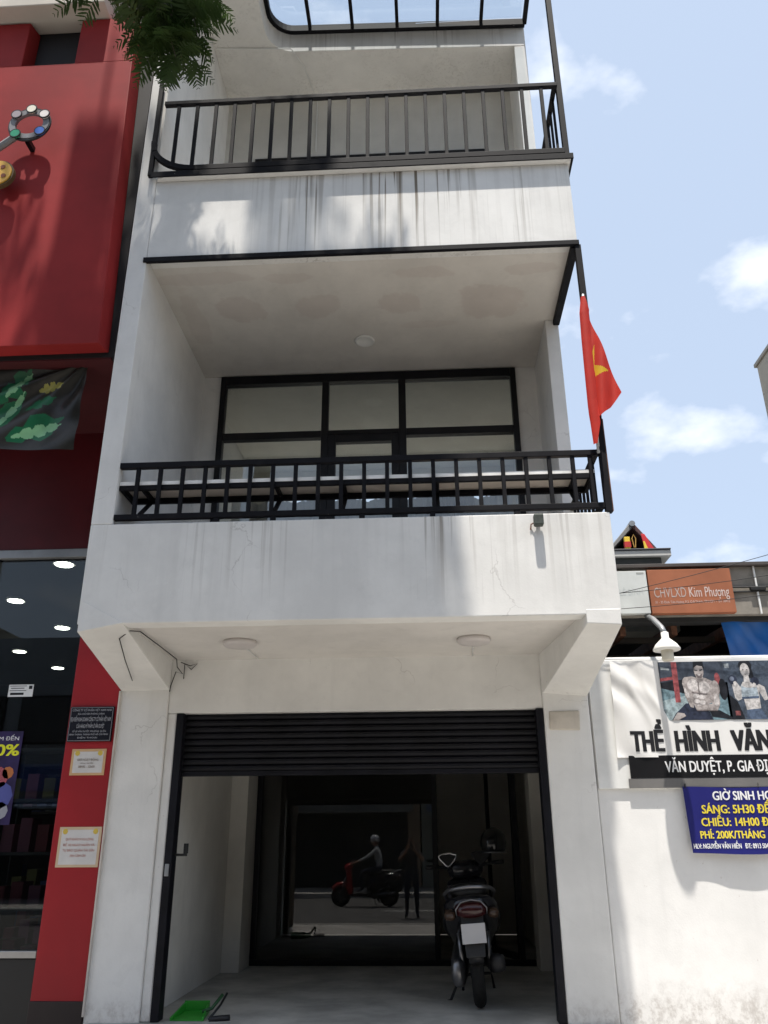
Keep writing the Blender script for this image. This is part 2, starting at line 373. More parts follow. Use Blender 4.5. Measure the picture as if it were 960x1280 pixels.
part('ledge', MB().box(-2.37, HX1+.04, FY-.068, FY-.0552, 7.160, 7.222).box(HX1+.0205, HX1+.039, FY-.0552, -.02, 7.160, 7.199), m_black, par2, .003)
dlt = MB().lathe((-.538, .0, 6.30), [(.10, .016), (.105, .010), (.085, 0), (.08, .006)], 28)
part('downlight', dlt, m_lampwhite, None, 0, True)
for cx, cy in ((-1.473, -.655), (.379, -.62)):
    part('ceiling_light', MB().lathe((cx, cy, 3.04), [(.13, .044), (.135, .02), (.12, .004), (.06, 0)], 32), m_diff, None, 0, True)
    part('conduit', MB().tube([(cx, cy+.12, 3.08), (cx+.02, cy+.62, 3.079)], .006, 6), m_whitemetal, None, 0, True)
# window of the second storey
YW = .60
wf = MB()
for a in ((-2.145, -2.085, 3.35, 6.30), (.972, 1.03, 3.35, 6.30)): wf.box(a[0], a[1], YW-.03, YW+.06, a[2], a[3])
wf.box(-2.085, .972, YW-.028, YW+.058, 6.20, 6.30).box(-2.085, .972, YW-.028, YW+.058, 3.35, 3.42)
wf.box(-1.04, -.968, YW-.026, YW+.056, 3.42, 6.20).box(-.222, -.145, YW-.026, YW+.056, 3.42, 6.20)
wf.box(-2.085, -1.04, YW-.024, YW+.054, 5.53, 5.61).box(-.968, -.222, YW-.024, YW+.054, 5.56, 5.61).box(-.145, .972, YW-.024, YW+.054, 5.53, 5.61)
win = part('window', wf, m_blackalu, None, .004)
for x0, x1 in ((-2.085, -1.04), (-.968, -.222), (-.145, .972)):
    for z0, z1 in ((5.61, 6.20), (3.42, 5.53)):
        if x0 == -.968 and z0 < 4: continue
        part('pane', MB().box(x0, x1, YW+.01, YW+.018, z0, z1), m_glass, win, 0)
dr = part('balcony_door', MB().box(-.968, -.885, YW-.02, YW+.05, 3.42, 5.56).box(-.302, -.222, YW-.02, YW+.05, 3.42, 5.56).box(-.885, -.302, YW-.02, YW+.05, 5.47, 5.56).box(-.885, -.302, YW-.02, YW+.05, 3.42, 3.52), m_blackalu, None, .004)
part('pane', MB().box(-.885, -.302, YW+.012, YW+.02, 3.52, 5.47), m_glass, dr, 0)
part('handle', MB().tube([(-.34, YW-.06, 4.3), (-.34, YW-.06, 4.5)], .012, 8).box(-.35, -.33, YW-.06, YW-.02, 4.39, 4.41), m_greymetal, dr, 0)
cur = MB(); N = 60
vs = []
for i in range(N+1):
    x = .05+.5*i/N; y = .95+.035*math.sin(i*1.05)+.01*math.sin(i*2.3)
    vs += [(x, y, 3.4), (x, y, 5.2)]
cur.add(vs, [(2*i, 2*i+2, 2*i+3, 2*i+1) for i in range(N)])
shr_ = MB(); vs = []
for i in range(161):
    x = -2.05+3.0*i/160; y = 1.02+.02*math.sin(i*.9)+.012*math.sin(i*2.1); vs += [(x, y, 3.4), (x, y, 5.0+.02*math.sin(i*.3))]
shr_.add(vs, [(2*i, 2*i+2, 2*i+3, 2*i+1) for i in range(160)])
part('sheer_curtain', shr_, M('sheer white curtain', (.72, .71, .68), .9), win, 0, True)
part('curtain', cur, M('beige curtain', (.45, .42, .36), .9), win, 0, True)
# railing helper ------------------------------------------------------------
def barset(parent, xs, y, z0, z1, w, m, along='x', x=None):
    me = None
    for q in xs:
        loc = (q, y, z0) if along == 'x' else (x, q, z0)
        if me is None:
            o = MB().box(-w/2, w/2, -w/2, w/2, 0, z1-z0).build('baluster', m, parent, .003); me = o.data
            o.location = loc; WLOC[o.name] = loc; continue
        o = inst('baluster', me, loc, parent); b = o.modifiers.new('bevel', 'BEVEL'); b.width = .003; b.segments = 1
# lower railing
RY = FY+.03
r1 = part('railing', MB().box(-2.335, 1.345, RY-.022, RY+.022, 4.298, 4.345).box(-2.335, 1.345, RY-.022, RY+.022, 3.868, 3.912)
          .box(1.302, 1.342, RY+.022, -.24, 4.30, 4.343).box(1.302, 1.342, RY+.022, -.24, 3.87, 3.91), m_black, None, .004)
barset(r1, [-2.19+i*(1.144+2.19)/19 for i in range(20)]+[1.275], RY, 3.912, 4.298, .03, m_black)
barset(r1, [RY+.14+i*.14 for i in range(7)], None, 3.91, 4.30, .022, m_black, 'y', 1.322)
for x in (-1.55, -1.121, -.45, .077, .70): part('foot', MB().box(x-.02, x+.02, RY-.018, RY+.018, 3.828, 3.868), m_black, r1, .002)
post1 = part('post', MB().box(1.345, 1.395, FY-.004, FY+.05, 3.831, 6.27), m_black, None, .004)
part('rust_edge', MB().box(1.3952, 1.402, FY+.002, FY+.046, 3.84, 4.6), m_rust, post1, 0)
# shelf bar behind the railing
shf = part('shelf', MB().box(-2.33, 1.30, -1.325, -1.03, 4.172, 4.19), [m_board], None, .003)
part('edge_band', MB().box(-2.331, 1.302, -1.331, -1.3255, 4.165, 4.194), m_boardedge, shf, 0)
part('shelf_frame', MB().box(-2.332, 1.30, -1.33, -1.30, 4.125, 4.1635).box(-2.332, 1.30, -1.06, -1.03, 4.125, 4.171).box(1.27, 1.30, -1.30, -1.06, 4.126, 4.170).box(-2.332, -2.305, -1.30, -1.06, 4.126, 4.170), m_black, shf, .002)
for x in (-2.16, -1.12, -.60, .12, 1.16):
    part('bracket', MB().bar((x, -1.30, 3.93), (x, -1.07, 4.13), .03, .022).box(x-.015, x+.015, -1.30, -1.06, 4.135, 4.168), m_black, shf, .002)
# small spot fixture on the parapet face
bxo = thing('floodlight', 'small dark floodlight box clamped on the lower balcony parapet', 'floodlight', (.84, FY, 3.72))
MB().box(.805, .875, FY-.085, FY-.025, 3.71, 3.80).build('housing', M('weathered green grey metal', (.07, .08, .07), .6, .3, .3, .3, 20), bxo, .012)
MB().box(.825, .855, FY-.025, FY+.001, 3.735, 3.765).build('clamp', m_rust, bxo, .004)
MB().tube([(.82, FY-.03, 3.75), (.79, FY-.012, 3.74), (.785, FY-.006, 3.70)], .005, 6).build('cable', m_rust, bxo)
# third storey
part('rear_wall', MB().box(-2.335, 1.235, .60, .80, 9.42, 10.38).box(-2.335, -1.95, .60, .80, 6.52, 9.42).box(.87, 1.235, .60, .80, 6.52, 9.42), m_inner, bevel=0)
w3 = part('window', MB().box(-1.95, .87, .585, .64, 9.33, 9.42).box(-1.95, -1.88, .585, .64, 6.52, 9.33).box(.80, .87, .585, .64, 6.52, 9.33).box(-.58, -.5, .585, .64, 6.52, 9.33), m_blackalu, None, .004)
part('pane', MB().box(-1.88, -.58, .61, .618, 6.52, 9.33), m_glass, w3, 0)
part('pane', MB().box(-.5, .80, .61, .618, 6.52, 9.33), m_glass, w3, 0)
part('room_wall', MB().box(-2.335, 1.235, 3.0, 3.2, 6.52, 10.37), m_inner, bevel=0)
RX = -1.69; rr = .30; RY3 = FY-.035     # roof slab with a rounded inner corner on the left
pts = [(HX1, -.02), (HX1, 3.2), (-2.335, 3.2), (-2.335, FY)] + [(RX, FY)]
cx, cyy = RX+rr, -.10-rr
for i in range(9):
    a = R(180 - i*90/8); pts.append((cx+rr*math.cos(a), cyy+rr*math.sin(a)))
pts.append((HX1, -.021))
roof = part('roof_slab', MB().prism(pts[::-1][1:], 'z', 10.375, 10.68), m_roofedge, None, .006); fixn(roof)
# glazed canopy in front of the roof edge
fr_pts = [(RX+.02, FY)] + [(cx+(rr-.02)*math.cos(R(180-i*90/8)), cyy+(rr-.02)*math.sin(R(180-i*90/8))) for i in range(9)] + [(HX1, -.05)]
can = part('glass_canopy', MB(), m_black, None, 0) if False else None
cm = MB()
for a, b in zip(fr_pts[:-1], fr_pts[1:]): cm.bar((a[0], a[1]-.012, 10.70), (b[0]+.004, b[1]-.012, 10.70), .05, .10)
cm.box(RX-.01, HX1+.03, FY-.02, FY+.04, 10.688, 10.75); cm.box(HX1-.02, HX1+.03, FY+.04, -.05, 10.688, 10.75)
can = part('glass_canopy', cm, m_black, None, .003)
mux = [-1.203, -.692, -.153, .331, .852]
for x in mux: part('mullion', MB().box(x-.02, x+.02, FY+.04, -.11, 10.69, 10.748), m_black, can, .003)
xs = [RX+.03]+mux+[HX1-.02]
for a, b in zip(xs[:-1], xs[1:]): part('pane', MB().box(a+.021, b-.021, FY+.042, -.12, 10.715, 10.723), m_skyglass, can, 0)
part('post', MB().box(1.345, 1.395, FY-.004, FY+.05, 7.196, 10.688), m_black, None, .004)
# upper railing with a curved left corner
Z0, Z1 = 7.285, 8.10
r2m = MB().box(-2.33, 1.345, RY3-.022, RY3+.022, Z1-.045, Z1).box(-1.99, 1.345, RY3-.022, RY3+.022, Z0-.045, Z0+.012)
cp = [(-2.385, RY3, 7.60)]
for i in range(13):
    a = R(180+i*7.5); cp.append((-1.98+.405*math.cos(a), RY3, 7.57+.30*math.sin(a)))
for a, b in zip(cp[:-1], cp[1:]):
    dv = (Vector(b)-Vector(a)).normalized()*.006; r2m.bar(Vector(a)-dv, Vector(b)+dv, .044, .052)
r2m.box(1.302, 1.342, RY3+.022, -.02, Z1-.042, Z1-.002).box(1.302, 1.342, RY3+.022, -.02, Z0-.045, Z0)
r2m.box(-2.405, -2.365, RY3-.02, RY3+.02, 7.196, 8.35)
r2 = part('railing', r2m, m_black, None, .004)
def zlow(x): return Z0 if x > -1.98 else 7.57-.30*math.sqrt(max(0, 1-((x+1.98)/.405)**2))
bx3 = [-2.192+i*(1.194+2.192)/19 for i in range(20)]
for x in bx3:
    MB().box(x-.016, x+.016, RY3-.014, RY3+.014, zlow(x), Z1-.045).build('baluster', m_black, r2, .003)
barset(r2, [RY3+.14+i*.15 for i in range(8)], None, Z0, Z1-.042, .022, m_black, 'y', 1.322)
part('conduit', MB().tube([(-2.30, -.2, 10.36), (-1.42, -.15, 10.36), (-1.30, .1, 10.36), (-1.2, .59, 10.36), (-1.2, .59, 9.5)], .008, 6), m_whitemetal, None, 0)
# cables at the left corbel
cb = thing('loose_cable', 'thin black cable tangled around the left corbel under the balcony', 'cable', (-2.2, -.5, 2.9))
MB().tube([(-2.44, -.30, 2.855), (-2.35, -.75, 2.93), (-2.26, -1.15, 3.005), (-2.17, -1.20, 3.05), (-2.13, -1.1, 3.07), (-2.12, -.6, 3.06), (-2.13, -.15, 3.06), (-2.16, -.02, 3.02), (-2.11, -.01, 2.96), (-2.17, -.01, 2.98), (-2.205, -.008, 2.86), (-2.21, -.008, 2.81)], .0042, 6).build('strand', m_cable, cb, 0, True)
MB().tube([(-2.13, -.02, 3.06), (-2.05, -.01, 3.03), (-1.99, 0, 3.05), (-2.04, 0, 3.0), (-2.1, 0, 3.05), (-2.10, 0, 2.92)], .0042, 6).build('strand', m_cable, cb, 0, True)

# ------------------------------------------------------------------ lettering
_cap = []
def text_mesh(body, bold=0.0, spacing=1.0):
    c = bpy.data.curves.new('lettering', 'FONT'); c.body = body; c.offset = bold; c.space_character = spacing; c.resolution_u = 3
    o = bpy.data.objects.new('lettering', c); COL.objects.link(o); bpy.context.view_layer.update()
    dg = bpy.context.evaluated_depsgraph_get(); me = bpy.data.meshes.new_from_object(o.evaluated_get(dg))
    bpy.data.objects.remove(o); bpy.data.curves.remove(c); return me
HORN = {'Ờ': ('O', 'hg'), 'Ơ': ('O', 'h'), 'Ư': ('U', 'h'), 'ư': ('u', 'h'), 'ợ': ('o', 'hd'), 'ơ': ('o', 'h')}
def text(body, x0, x1, z0, z1, y, m, parent, bold=.012, name='lettering'):
    """letters standing in the XZ plane facing -Y; z0..z1 is the height of the capitals; bold thickens the strokes;
    y is a number or a function (x, z) -> y so that print follows a wrinkled sheet"""
    if not _cap:
        h = text_mesh('H'); _cap.append(max(v.co.y for v in h.vertices))
    plain = ''.join(HORN[c][0] if c in HORN else c for c in body)
    me = text_mesh(plain); base = [(v.co.x, v.co.y) for v in me.vertices]; fcs = [tuple(p.vertices) for p in me.polygons]; bpy.data.meshes.remove(me)
    for i, ch in enumerate(body):
        if ch not in HORN: continue
        pm = text_mesh(plain[:i+1]); xe = max(v.co.x for v in pm.vertices); om = text_mesh(HORN[ch][0]); ow = max(v.co.x for v in om.vertices)-min(v.co.x for v in om.vertices); tp = max(v.co.y for v in om.vertices); bpy.data.meshes.remove(pm); bpy.data.meshes.remove(om)
        n = len(base); base += [(xe-.10, tp-.13), (xe-.04, tp-.10), (xe+.03, tp-.03), (xe+.03, tp+.05), (xe+.09, tp+.05), (xe+.09, tp-.06), (xe+.02, tp-.17), (xe-.06, tp-.20)]
        fcs += [(n, n+1, n+6, n+7), (n+1, n+2, n+5, n+6), (n+2, n+3, n+4, n+5)]
        xm = xe-ow/2
        if 'g' in HORN[ch][1]: n = len(base); base += [(xm-.12, tp+.22), (xm-.02, tp+.22), (xm+.08, tp+.07), (xm+.01, tp+.07)]; fcs.append((n, n+1, n+2, n+3))
        if 'd' in HORN[ch][1]: n = len(base); base += [(xm-.05, -.16), (xm+.05, -.16), (xm+.05, -.06), (xm-.05, -.06)]; fcs.append((n, n+1, n+2, n+3))
    a = min(q[0] for q in base)-max(bold, 0); b = max(q[0] for q in base)+max(bold, 0)
    sh_ = [(0, 0)] if bold <= 0 else [(dx*bold, dy*bold) for dx in (-1, -.4, .4, 1) for dy in (-.3, .3)]
    mb = MB()
    for k, (dx, dy) in enumerate(sh_):
        P = []
        for px, py in base:
            X = x0+(px+dx-a)/(b-a)*(x1-x0); Z = z0+(py+dy)/_cap[0]*(z1-z0); P.append((X, (y(X, Z) if callable(y) else y)-.00012*k, Z))
        mb.add(P, fcs)
    return mb.build(name, m, parent)
def flat(col, name='print', rough=.5): return M(name, col, rough, 0, .35, .05, 6, 0)
p_black = flat((.012, .012, .014)); p_white = flat((.75, .75, .75)); p_yellow = flat((.72, .58, .05)); p_navy = flat((.018, .018, .13), 'navy vinyl', .35)

# ------------------------------------------------------------------ red shop on the left
shop = thing('shop_building', 'red clad shop building with dark glass front, left of the white townhouse', 'building', (-4.5, 0, .13))
def sp(name, mb, m, parent=None, bevel=.006, smooth=False): return mb.build(name, m, parent or shop, bevel, smooth)
YR = -1.45
sb = sp('sign_box', MB().box(-7.5, -2.535, -1.30, .0, 5.36, 12.0), m_blackwall, None, 0)
sp('soffit', MB().box(-7.5, -2.56, -1.295, -.005, 5.345, 5.3595), M('dark red soffit', (.06, .006, .008), .7), sb, 0)
def rx(z): return -2.615-(z-5.4)*.026
for x0, x1, z0, z1, cut in ((-7.5, None, 5.40, 8.64, 0), (-3.27, None, 8.64, 9.24, 0), (-7.5, -3.80, 8.64, 9.24, 0)):
    a = rx(z0) if x1 is None else x1; b = rx(z1) if x1 is None else x1
    sp('panel', MB().hexa([(x0, YR, z0), (a, YR, z0), (a+.035, -1.302, z0), (x0, -1.302, z0), (x0, YR, z1), (b, YR, z1), (b+.035, -1.302, z1), (x0, -1.302, z1)]), m_red, sb, .006)
cr = plaster('cream render', (.62, .57, .50), var=.1)
sp('cornice', MB().box(-7.5, -2.99, -1.62, -1.302, 9.26, 9.42).box(-7.5, -3.02, -1.52, -1.302, 9.42, 9.62).box(-7.5, -3.4, -1.60, -1.302, 9.62, 9.72).box(-7.5, -3.02, -1.50, -1.302, 9.72, 12), cr, None, .01)
sp('cladding', MB().box(-7.5, -2.52, 0.0, .3, 4.13, 5.37), m_redshade, None, .004)
sp('trim', MB().box(-3.45, -2.56, -.03, -.001, 5.735, 5.775), M('dull grey trim', (.20, .18, .18), .5), None, .003)
sp('column', MB().box(-3.065, -2.645, -.006, .34, .48, 4.15), m_redcol, None, .006)
sp('column_trim', MB().box(-2.645, -2.63, -.03, .02, .40, 2.82), M('cream trim', (.55, .50, .45), .6), None, .003)
sp('skirting', MB().box(-3.07, -2.645, -.016, .34, .13, .50), M('black skirting', (.02, .012, .012), .5), None, .006)
sp('header', MB().box(-7.5, -3.07, -.01, .12, 4.06, 4.14), m_greymetal, None, .004)
sp('plinth', MB().box(-7.5, -3.07, .02, .3, .13, .78), M('black plinth', (.014, .014, .015), .4), None, .006)
sp('rail', MB().box(-7.5, -3.07, .0, .1, .785, .835), M('steel rail', (.42, .41, .40), .35, .7), None, .004)
gx = [-3.07, -3.95, -4.85, -6.1]
for a, b in zip(gx[1:], gx[:-1]):
    sp('pane', MB().box(a+.015, b-.004, .045, .057, .835, 4.06), m_shopglass, None, 0)
    sp('mullion', MB().box(a-.015, a+.015, .03, .07, .835, 4.06), m_blackalu, None, .003)
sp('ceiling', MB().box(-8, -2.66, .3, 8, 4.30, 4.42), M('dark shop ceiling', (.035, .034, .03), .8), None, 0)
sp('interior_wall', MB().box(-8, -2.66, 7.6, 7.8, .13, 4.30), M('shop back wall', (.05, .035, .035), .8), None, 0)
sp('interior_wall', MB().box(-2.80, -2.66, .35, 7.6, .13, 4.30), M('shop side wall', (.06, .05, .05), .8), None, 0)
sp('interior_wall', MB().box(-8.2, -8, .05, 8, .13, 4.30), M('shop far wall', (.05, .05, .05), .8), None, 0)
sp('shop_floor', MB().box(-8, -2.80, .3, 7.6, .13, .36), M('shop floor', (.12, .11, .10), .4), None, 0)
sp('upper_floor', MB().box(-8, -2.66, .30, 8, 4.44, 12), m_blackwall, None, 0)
m_led = emit('lit downlight', (1.0, .95, .85), 9.0)
for x, y in ((-4.83, 2.09), (-4.83, 3.4), (-3.70, .81), (-6.06, 4.75), (-6.02, 6.0)):
    d = sp('downlight', MB().lathe((x, y, 4.27), [(.11, .028), (.11, .0), (.085, .0)], 20), m_whitemetal, None, 0)
    sp('bulb', MB().lathe((x, y, 4.262), [(.09, .006), (.09, 0)], 20), m_led, d, 0)
m_shelf = M('dim shelf', (.10, .09, .09), .6)
for x, y in ((-3.9, 1.6), (-4.6, 3.4), (-5.4, 5.0)):
    f = MB()
    for z in (.5, 1.0, 1.5, 2.0, 2.5): f.box(x-.45, x+.45, y, y+.35, z, z+.03)
    f.box(x-.48, x-.45, y, y+.35, .36, 2.6).box(x+.45, x+.48, y, y+.35, .36, 2.6)
    so = thing('display_shelf', {-3.9: 'display shelf nearest the red column inside the dark shop', -4.6: 'middle display shelf deep inside the dark shop', -5.4: 'rearmost display shelf at the back of the dark shop'}[x], 'shelf', (x, y, .36), 'display shelves in the shop')
    f.build('frame', m_shelf, so, .003)
    for z in (.53, 1.03, 1.53, 2.03):
        for k in range(5):
            h = rnd.uniform(.15, .33); cx_ = x-.36+k*.18
            MB().box(cx_-.06, cx_+.06, y+.04, y+.26, z, z+h).build('carton', flat(rnd.choice([(.25, .05, .06), (.22, .18, .05), (.1, .12, .25), (.3, .3, .28), (.3, .1, .15)]), 'carton card'), so, .003)
# framed panels high on the shop's inner side
fr = thing('wall_frame', 'grey empty frames on the side wall inside the dark shop', 'frame', (-2.82, 2.5, 3.0))
for k, y in enumerate((1.4, 2.6)):
    MB().box(-2.825, -2.80, y, y+.05, 2.7, 3.6).box(-2.825, -2.80, y+.75, y+.8, 2.7, 3.6).box(-2.825, -2.80, y+.05, y+.75, 3.55, 3.6).box(-2.825, -2.80, y+.05, y+.75, 2.7, 2.75).build('frame', m_greymetal, fr, .004)
# ring and disc ornaments on the red panel
orn = thing('ring_ornament', 'grey cut-out ring with coloured dots on red sign panel', 'ornament', (-3.50, YR, 7.72))
def rel(mb, name, m, par): return mb.build(name, m, par, .006)
rc = (-3.505, YR-.12, 7.715)
mb = MB(); N = 32; vs = []
for i in range(N):
    a = 2*math.pi*i/N
    for r_0 in (.13, .185):
        for yy in (-.14, -.11): vs.append((rc[0]+r_0*math.cos(a), YR+yy, rc[2]+r_0*math.sin(a)*.95))
fs = []
for i in range(N):
    j = (i+1) % N
    fs += [(4*i+2, 4*j+2, 4*j, 4*i), (4*i+3, 4*i+1, 4*j+1, 4*j+3), (4*i, 4*j, 4*j+1, 4*i+1), (4*i+2, 4*i+3, 4*j+3, 4*j+2)]
ro = fixn(mb.add(vs, fs).build('ring', flat((.20, .20, .21), 'grey cut-out'), orn))
MB().torus((rc[0], YR-.125, rc[2]), .19, .012, 'y', 40, 6).build('outline', p_black, orn)
for a, c in ((35, (.75, .7, .68)), (88, (.75, .72, .6)), (140, (.35, .3, .32)), (232, (.02, .30, .16)), (318, (.05, .16, .55))):
    x, z = rc[0]+.165*math.cos(R(a)), rc[2]+.165*math.sin(R(a))
    MB().lathe((x, YR-.16, z), [(.045, .02), (.045, 0)], 18, 'y').build('dot', flat(c, 'coloured dot'), orn)
    MB().torus((x, YR-.155, z), .046, .007, 'y', 24, 6).build('dot_rim', p_black, orn)
MB().tube([(rc[0]-.11, YR-.12, rc[2]-.13), (rc[0]-.40, YR-.12, rc[2]-.40)], .032, 8).build('handle', flat((.22, .22, .22), 'grey handle'), orn)
MB().box(rc[0]-.02, rc[0]+.02, YR-.11, YR+.001, rc[2]-.20, rc[2]-.15).build('standoff', m_blackalu, orn)
dsc = thing('disc_ornament', 'round yellow cut-out disc with brown spots on red sign panel', 'ornament', (-3.70, YR, 7.13))
MB().lathe((-3.70, YR-.14, 7.13), [(.15, .04), (.15, .0)], 28, 'y').build('rim', flat((.10, .07, .03), 'dark rim'), dsc)
MB().lathe((-3.702, YR-.152, 7.132), [(.135, .013), (.135, 0)], 28, 'y').build('face', flat((.62, .36, .06), 'yellow face'), dsc)
for dx, dz in ((.05, .06), (-.02, -.05), (.07, -.04), (-.06, .04)):
    MB().lathe((-3.70+dx, YR-.157, 7.13+dz), [(.022, .006), (.022, 0)], 12, 'y').build('spot', flat((.20, .06, .02), 'brown spot'), dsc)
MB().box(-3.72, -3.68, YR-.1, YR+.001, 7.11, 7.15).build('standoff', m_blackalu, dsc)
# vinyl leaf banner under the sign box
lb = thing('leaf_banner', 'dark vinyl banner printed with green leaves under the red sign box', 'banner', (-3.4, -1.17, 4.48))
def lbp(u, v):
    x = -4.1+(u*(4.1-2.80)); zt = 5.44; z = zt-(v*.85)
    pull = max(0, 1-math.hypot((u-1)*1.6, v*1.3)); fold = math.sin((u*6+v*9)*1.7)*.012 + math.sin(math.atan2(v+.02, 1-u+.02)*16)*.03*min(1, math.hypot(1-u, v)*2.5)*(1-v*.6)
    return (x-.02*v, -1.17+fold, z+.02*math.sin(u*5)-.0*pull)
def gridmesh(fn, nu, nv):
    return [fn(i/nu, j/nv) for j in range(nv+1) for i in range(nu+1)], [(j*(nu+1)+i, (j+1)*(nu+1)+i, (j+1)*(nu+1)+i+1, j*(nu+1)+i+1) for j in range(nv) for i in range(nu)]
def leafpoly(cx, cz, ln, ang, wid=.2, lob=5):
    side = []; n = 3*lob
    for i in range(n+1):
        t = i/n; w = (math.sin(math.pi*min(1, t*.96+.03))**.8)*wid*ln*(1, .95, .42)[i % 3]; side.append((t*ln+(.05*ln if i % 3 == 1 else 0), w))
    pts = side+[(t, -w) for t, w in reversed(side)]; ca, sa = math.cos(ang), math.sin(ang)
    return [(cx+a*ca-b*sa, cz+a*sa+b*ca) for a, b in pts]
LP = [(2, leafpoly(-3.36, 4.58, .42, .28, .13, 4)), (1, leafpoly(-3.40, 4.56, .50, .40, .24, 2)), (2, leafpoly(-3.62, 4.52, .58, 1.0, .06, 5)), (1, leafpoly(-3.66, 4.50, .62, .95, .15, 2)), (1, leafpoly(-3.28, 4.83, .27, .45, .2, 3)), (3, leafpoly(-3.20, 5.02, .22, .25, .24, 4)),
      (2, leafpoly(-3.46, 4.95, .30, .95, .16, 4)), (1, leafpoly(-3.52, 4.90, .40, .95, .28, 3)), (2, leafpoly(-3.80, 4.70, .38, 1.2, .2, 5)), (1, leafpoly(-3.9, 4.62, .55, 1.15, .3, 3)), (1, leafpoly(-4.4, 4.6, .6, .8, .25, 4)), (2, leafpoly(-4.3, 4.7, .5, .7, .16, 5))]
gv, gf = gridmesh(lbp, 280, 130); lm_ = MB(); lm_.v = gv; lm_.f = gf
bbs = [(min(p[0] for p in P), max(p[0] for p in P), min(p[1] for p in P), max(p[1] for p in P)) for _, P in LP]
def inpoly(px, pz, P):
    c = False; n = len(P)
    for i in range(n):
        (a, b), (c2, d) = P[i], P[(i+1) % n]
        if (b > pz) != (d > pz) and px < (c2-a)*(pz-b)/(d-b)+a: c = not c
    return c
for f in gf:
    X = (gv[f[0]][0]+gv[f[2]][0])/2; Z = (gv[f[0]][2]+gv[f[2]][2])/2-.12; k = 0
    for (mi, P), bb in zip(LP, bbs):
        if bb[0] < X < bb[1] and bb[2] < Z < bb[3] and inpoly(X, Z, P): k = mi; break
    lm_.m.append(k)
def vinyl(n, c, var=.3): return M(n, c, .38, 0, .35, var, 3, 0)
lm_.build('sheet', [vinyl('dark vinyl print', (.022, .020, .016), .6), vinyl('deep green print', (.010, .11, .045)), vinyl('pale green print', (.20, .42, .22)), vinyl('yellow green print', (.26, .24, .06))], lb, 0, True)
# notices
pq = thing('plaque', 'black engraved notice plaque on red column, uppermost of three', 'plaque', (-2.86, -.006, 2.54))
MB().box(-3.05, -2.67, -.028, -.006, 2.40, 2.69).build('board', M('black acrylic', (.012, .012, .018), .25), pq, .004)
m_sil = flat((.42, .42, .45), 'silver lettering')
MB().box(-3.042, -2.678, -.029, -.028, 2.680, 2.682).box(-3.042, -2.678, -.029, -.028, 2.408, 2.410).box(-3.042, -3.040, -.029, -.028, 2.410, 2.680).box(-2.680, -2.678, -.029, -.028, 2.410, 2.680).build('border', m_sil, pq)
for t_, x0, x1, z0, z1, b in (('CÔNG TY CỔ PHẦN VIỆT NAM NHÀ', -3.03, -2.69, 2.652, 2.668, .0), ('ĐỊA CHỈ VĂN PHÒNG CHÍNH', -2.98, -2.75, 2.622, 2.636, 0), ('ĐỊA ĐIỂM KINH DOANH CÔNG TY CỔ PHẦN VIỆT NAM', -3.035, -2.69, 2.568, 2.600, .012), ('CỬA HÀNG MỸ PHẨM LÊ VĂN DUYỆT', -2.98, -2.74, 2.512, 2.542, .012), ('SỐ LÊ VĂN DUYỆT, PHƯỜNG, QUẬN', -3.01, -2.72, 2.478, 2.491, 0), ('BÌNH THẠNH, THÀNH PHỐ HỒ CHÍ MINH', -3.03, -2.70, 2.452, 2.465, 0), ('ĐIỆN THOẠI', -2.96, -2.79, 2.426, 2.438, 0)):
    text(t_, x0, x1, z0, z1, -.0285, m_sil, pq, b)
def notice(name, label, x0, x1, z0, z1, bc, lines, tc_):
    n = thing(name, label, 'notice', ((x0+x1)/2, -.006, (z0+z1)/2)); y = -.012
    MB().box(x0, x1, y, -.006, z0, z1).build('sheet', flat(bc, 'notice border'), n, .002)
    MB().box(x0+.022, x1-.022, y-.001, y-.0002, z0+.02, z1-.022).build('field', flat((.62, .60, .58), 'notice field'), n)
    for px in (x0+.03, x1-.07): MB().lathe((px+.02, y-.0016, z1-.035), [(.022, .0012), (.022, 0)], 8, 'y').build('corner_motif', flat((.62, .45, .08), 'yellow motif'), n)
    for t_, a, b, c, d in lines: text(t_, a, b, c, d, y-.002, tc_, n, .006)
notice('paper_notice', 'small cream paper notice with orange border below the black plaque', -2.995, -2.70, 2.13, 2.342, (.60, .38, .20), [('GIỜ HOẠT ĐỘNG', -2.94, -2.76, 2.245, 2.262), ('thứ hai - chủ nhật', -2.91, -2.80, 2.222, 2.232), ('08h00 - 22h00', -2.925, -2.785, 2.19, 2.207)], flat((.25, .18, .14), 'brown ink'))
notice('paper_notice', 'larger white paper notice with faded red text low on red column', -3.01, -2.66, 1.428, 1.73, (.60, .45, .30), [('QUÝ KHÁCH VUI LÒNG', -2.95, -2.72, 1.628, 1.645), ('ĐỂ XE NGAY NGẮN VÀ', -2.965, -2.705, 1.585, 1.602), ('TỰ BẢO QUẢN TÀI SẢN', -2.965, -2.705, 1.545, 1.562), ('XIN CẢM ƠN', -2.90, -2.77, 1.505, 1.522)], flat((.50, .18, .14), 'faded red ink'))
po = thing('sale_poster', 'purple sale poster with yellow 20 percent behind the shop glass', 'poster', (-3.65, .04, 2.0))
MB().box(-3.98, -3.46, .028, .034, 1.75, 2.50).build('sheet', M('purple poster', (.028, .018, .07), .4, 0, .3, .5, 4, 0), po)
text('20%', -3.77, -3.47, 2.30, 2.39, .0275, flat((.75, .75, .03), 'lime ink'), po, .03)
text('GIẢM ĐẾN', -3.76, -3.49, 2.425, 2.455, .0275, p_white, po, .01)
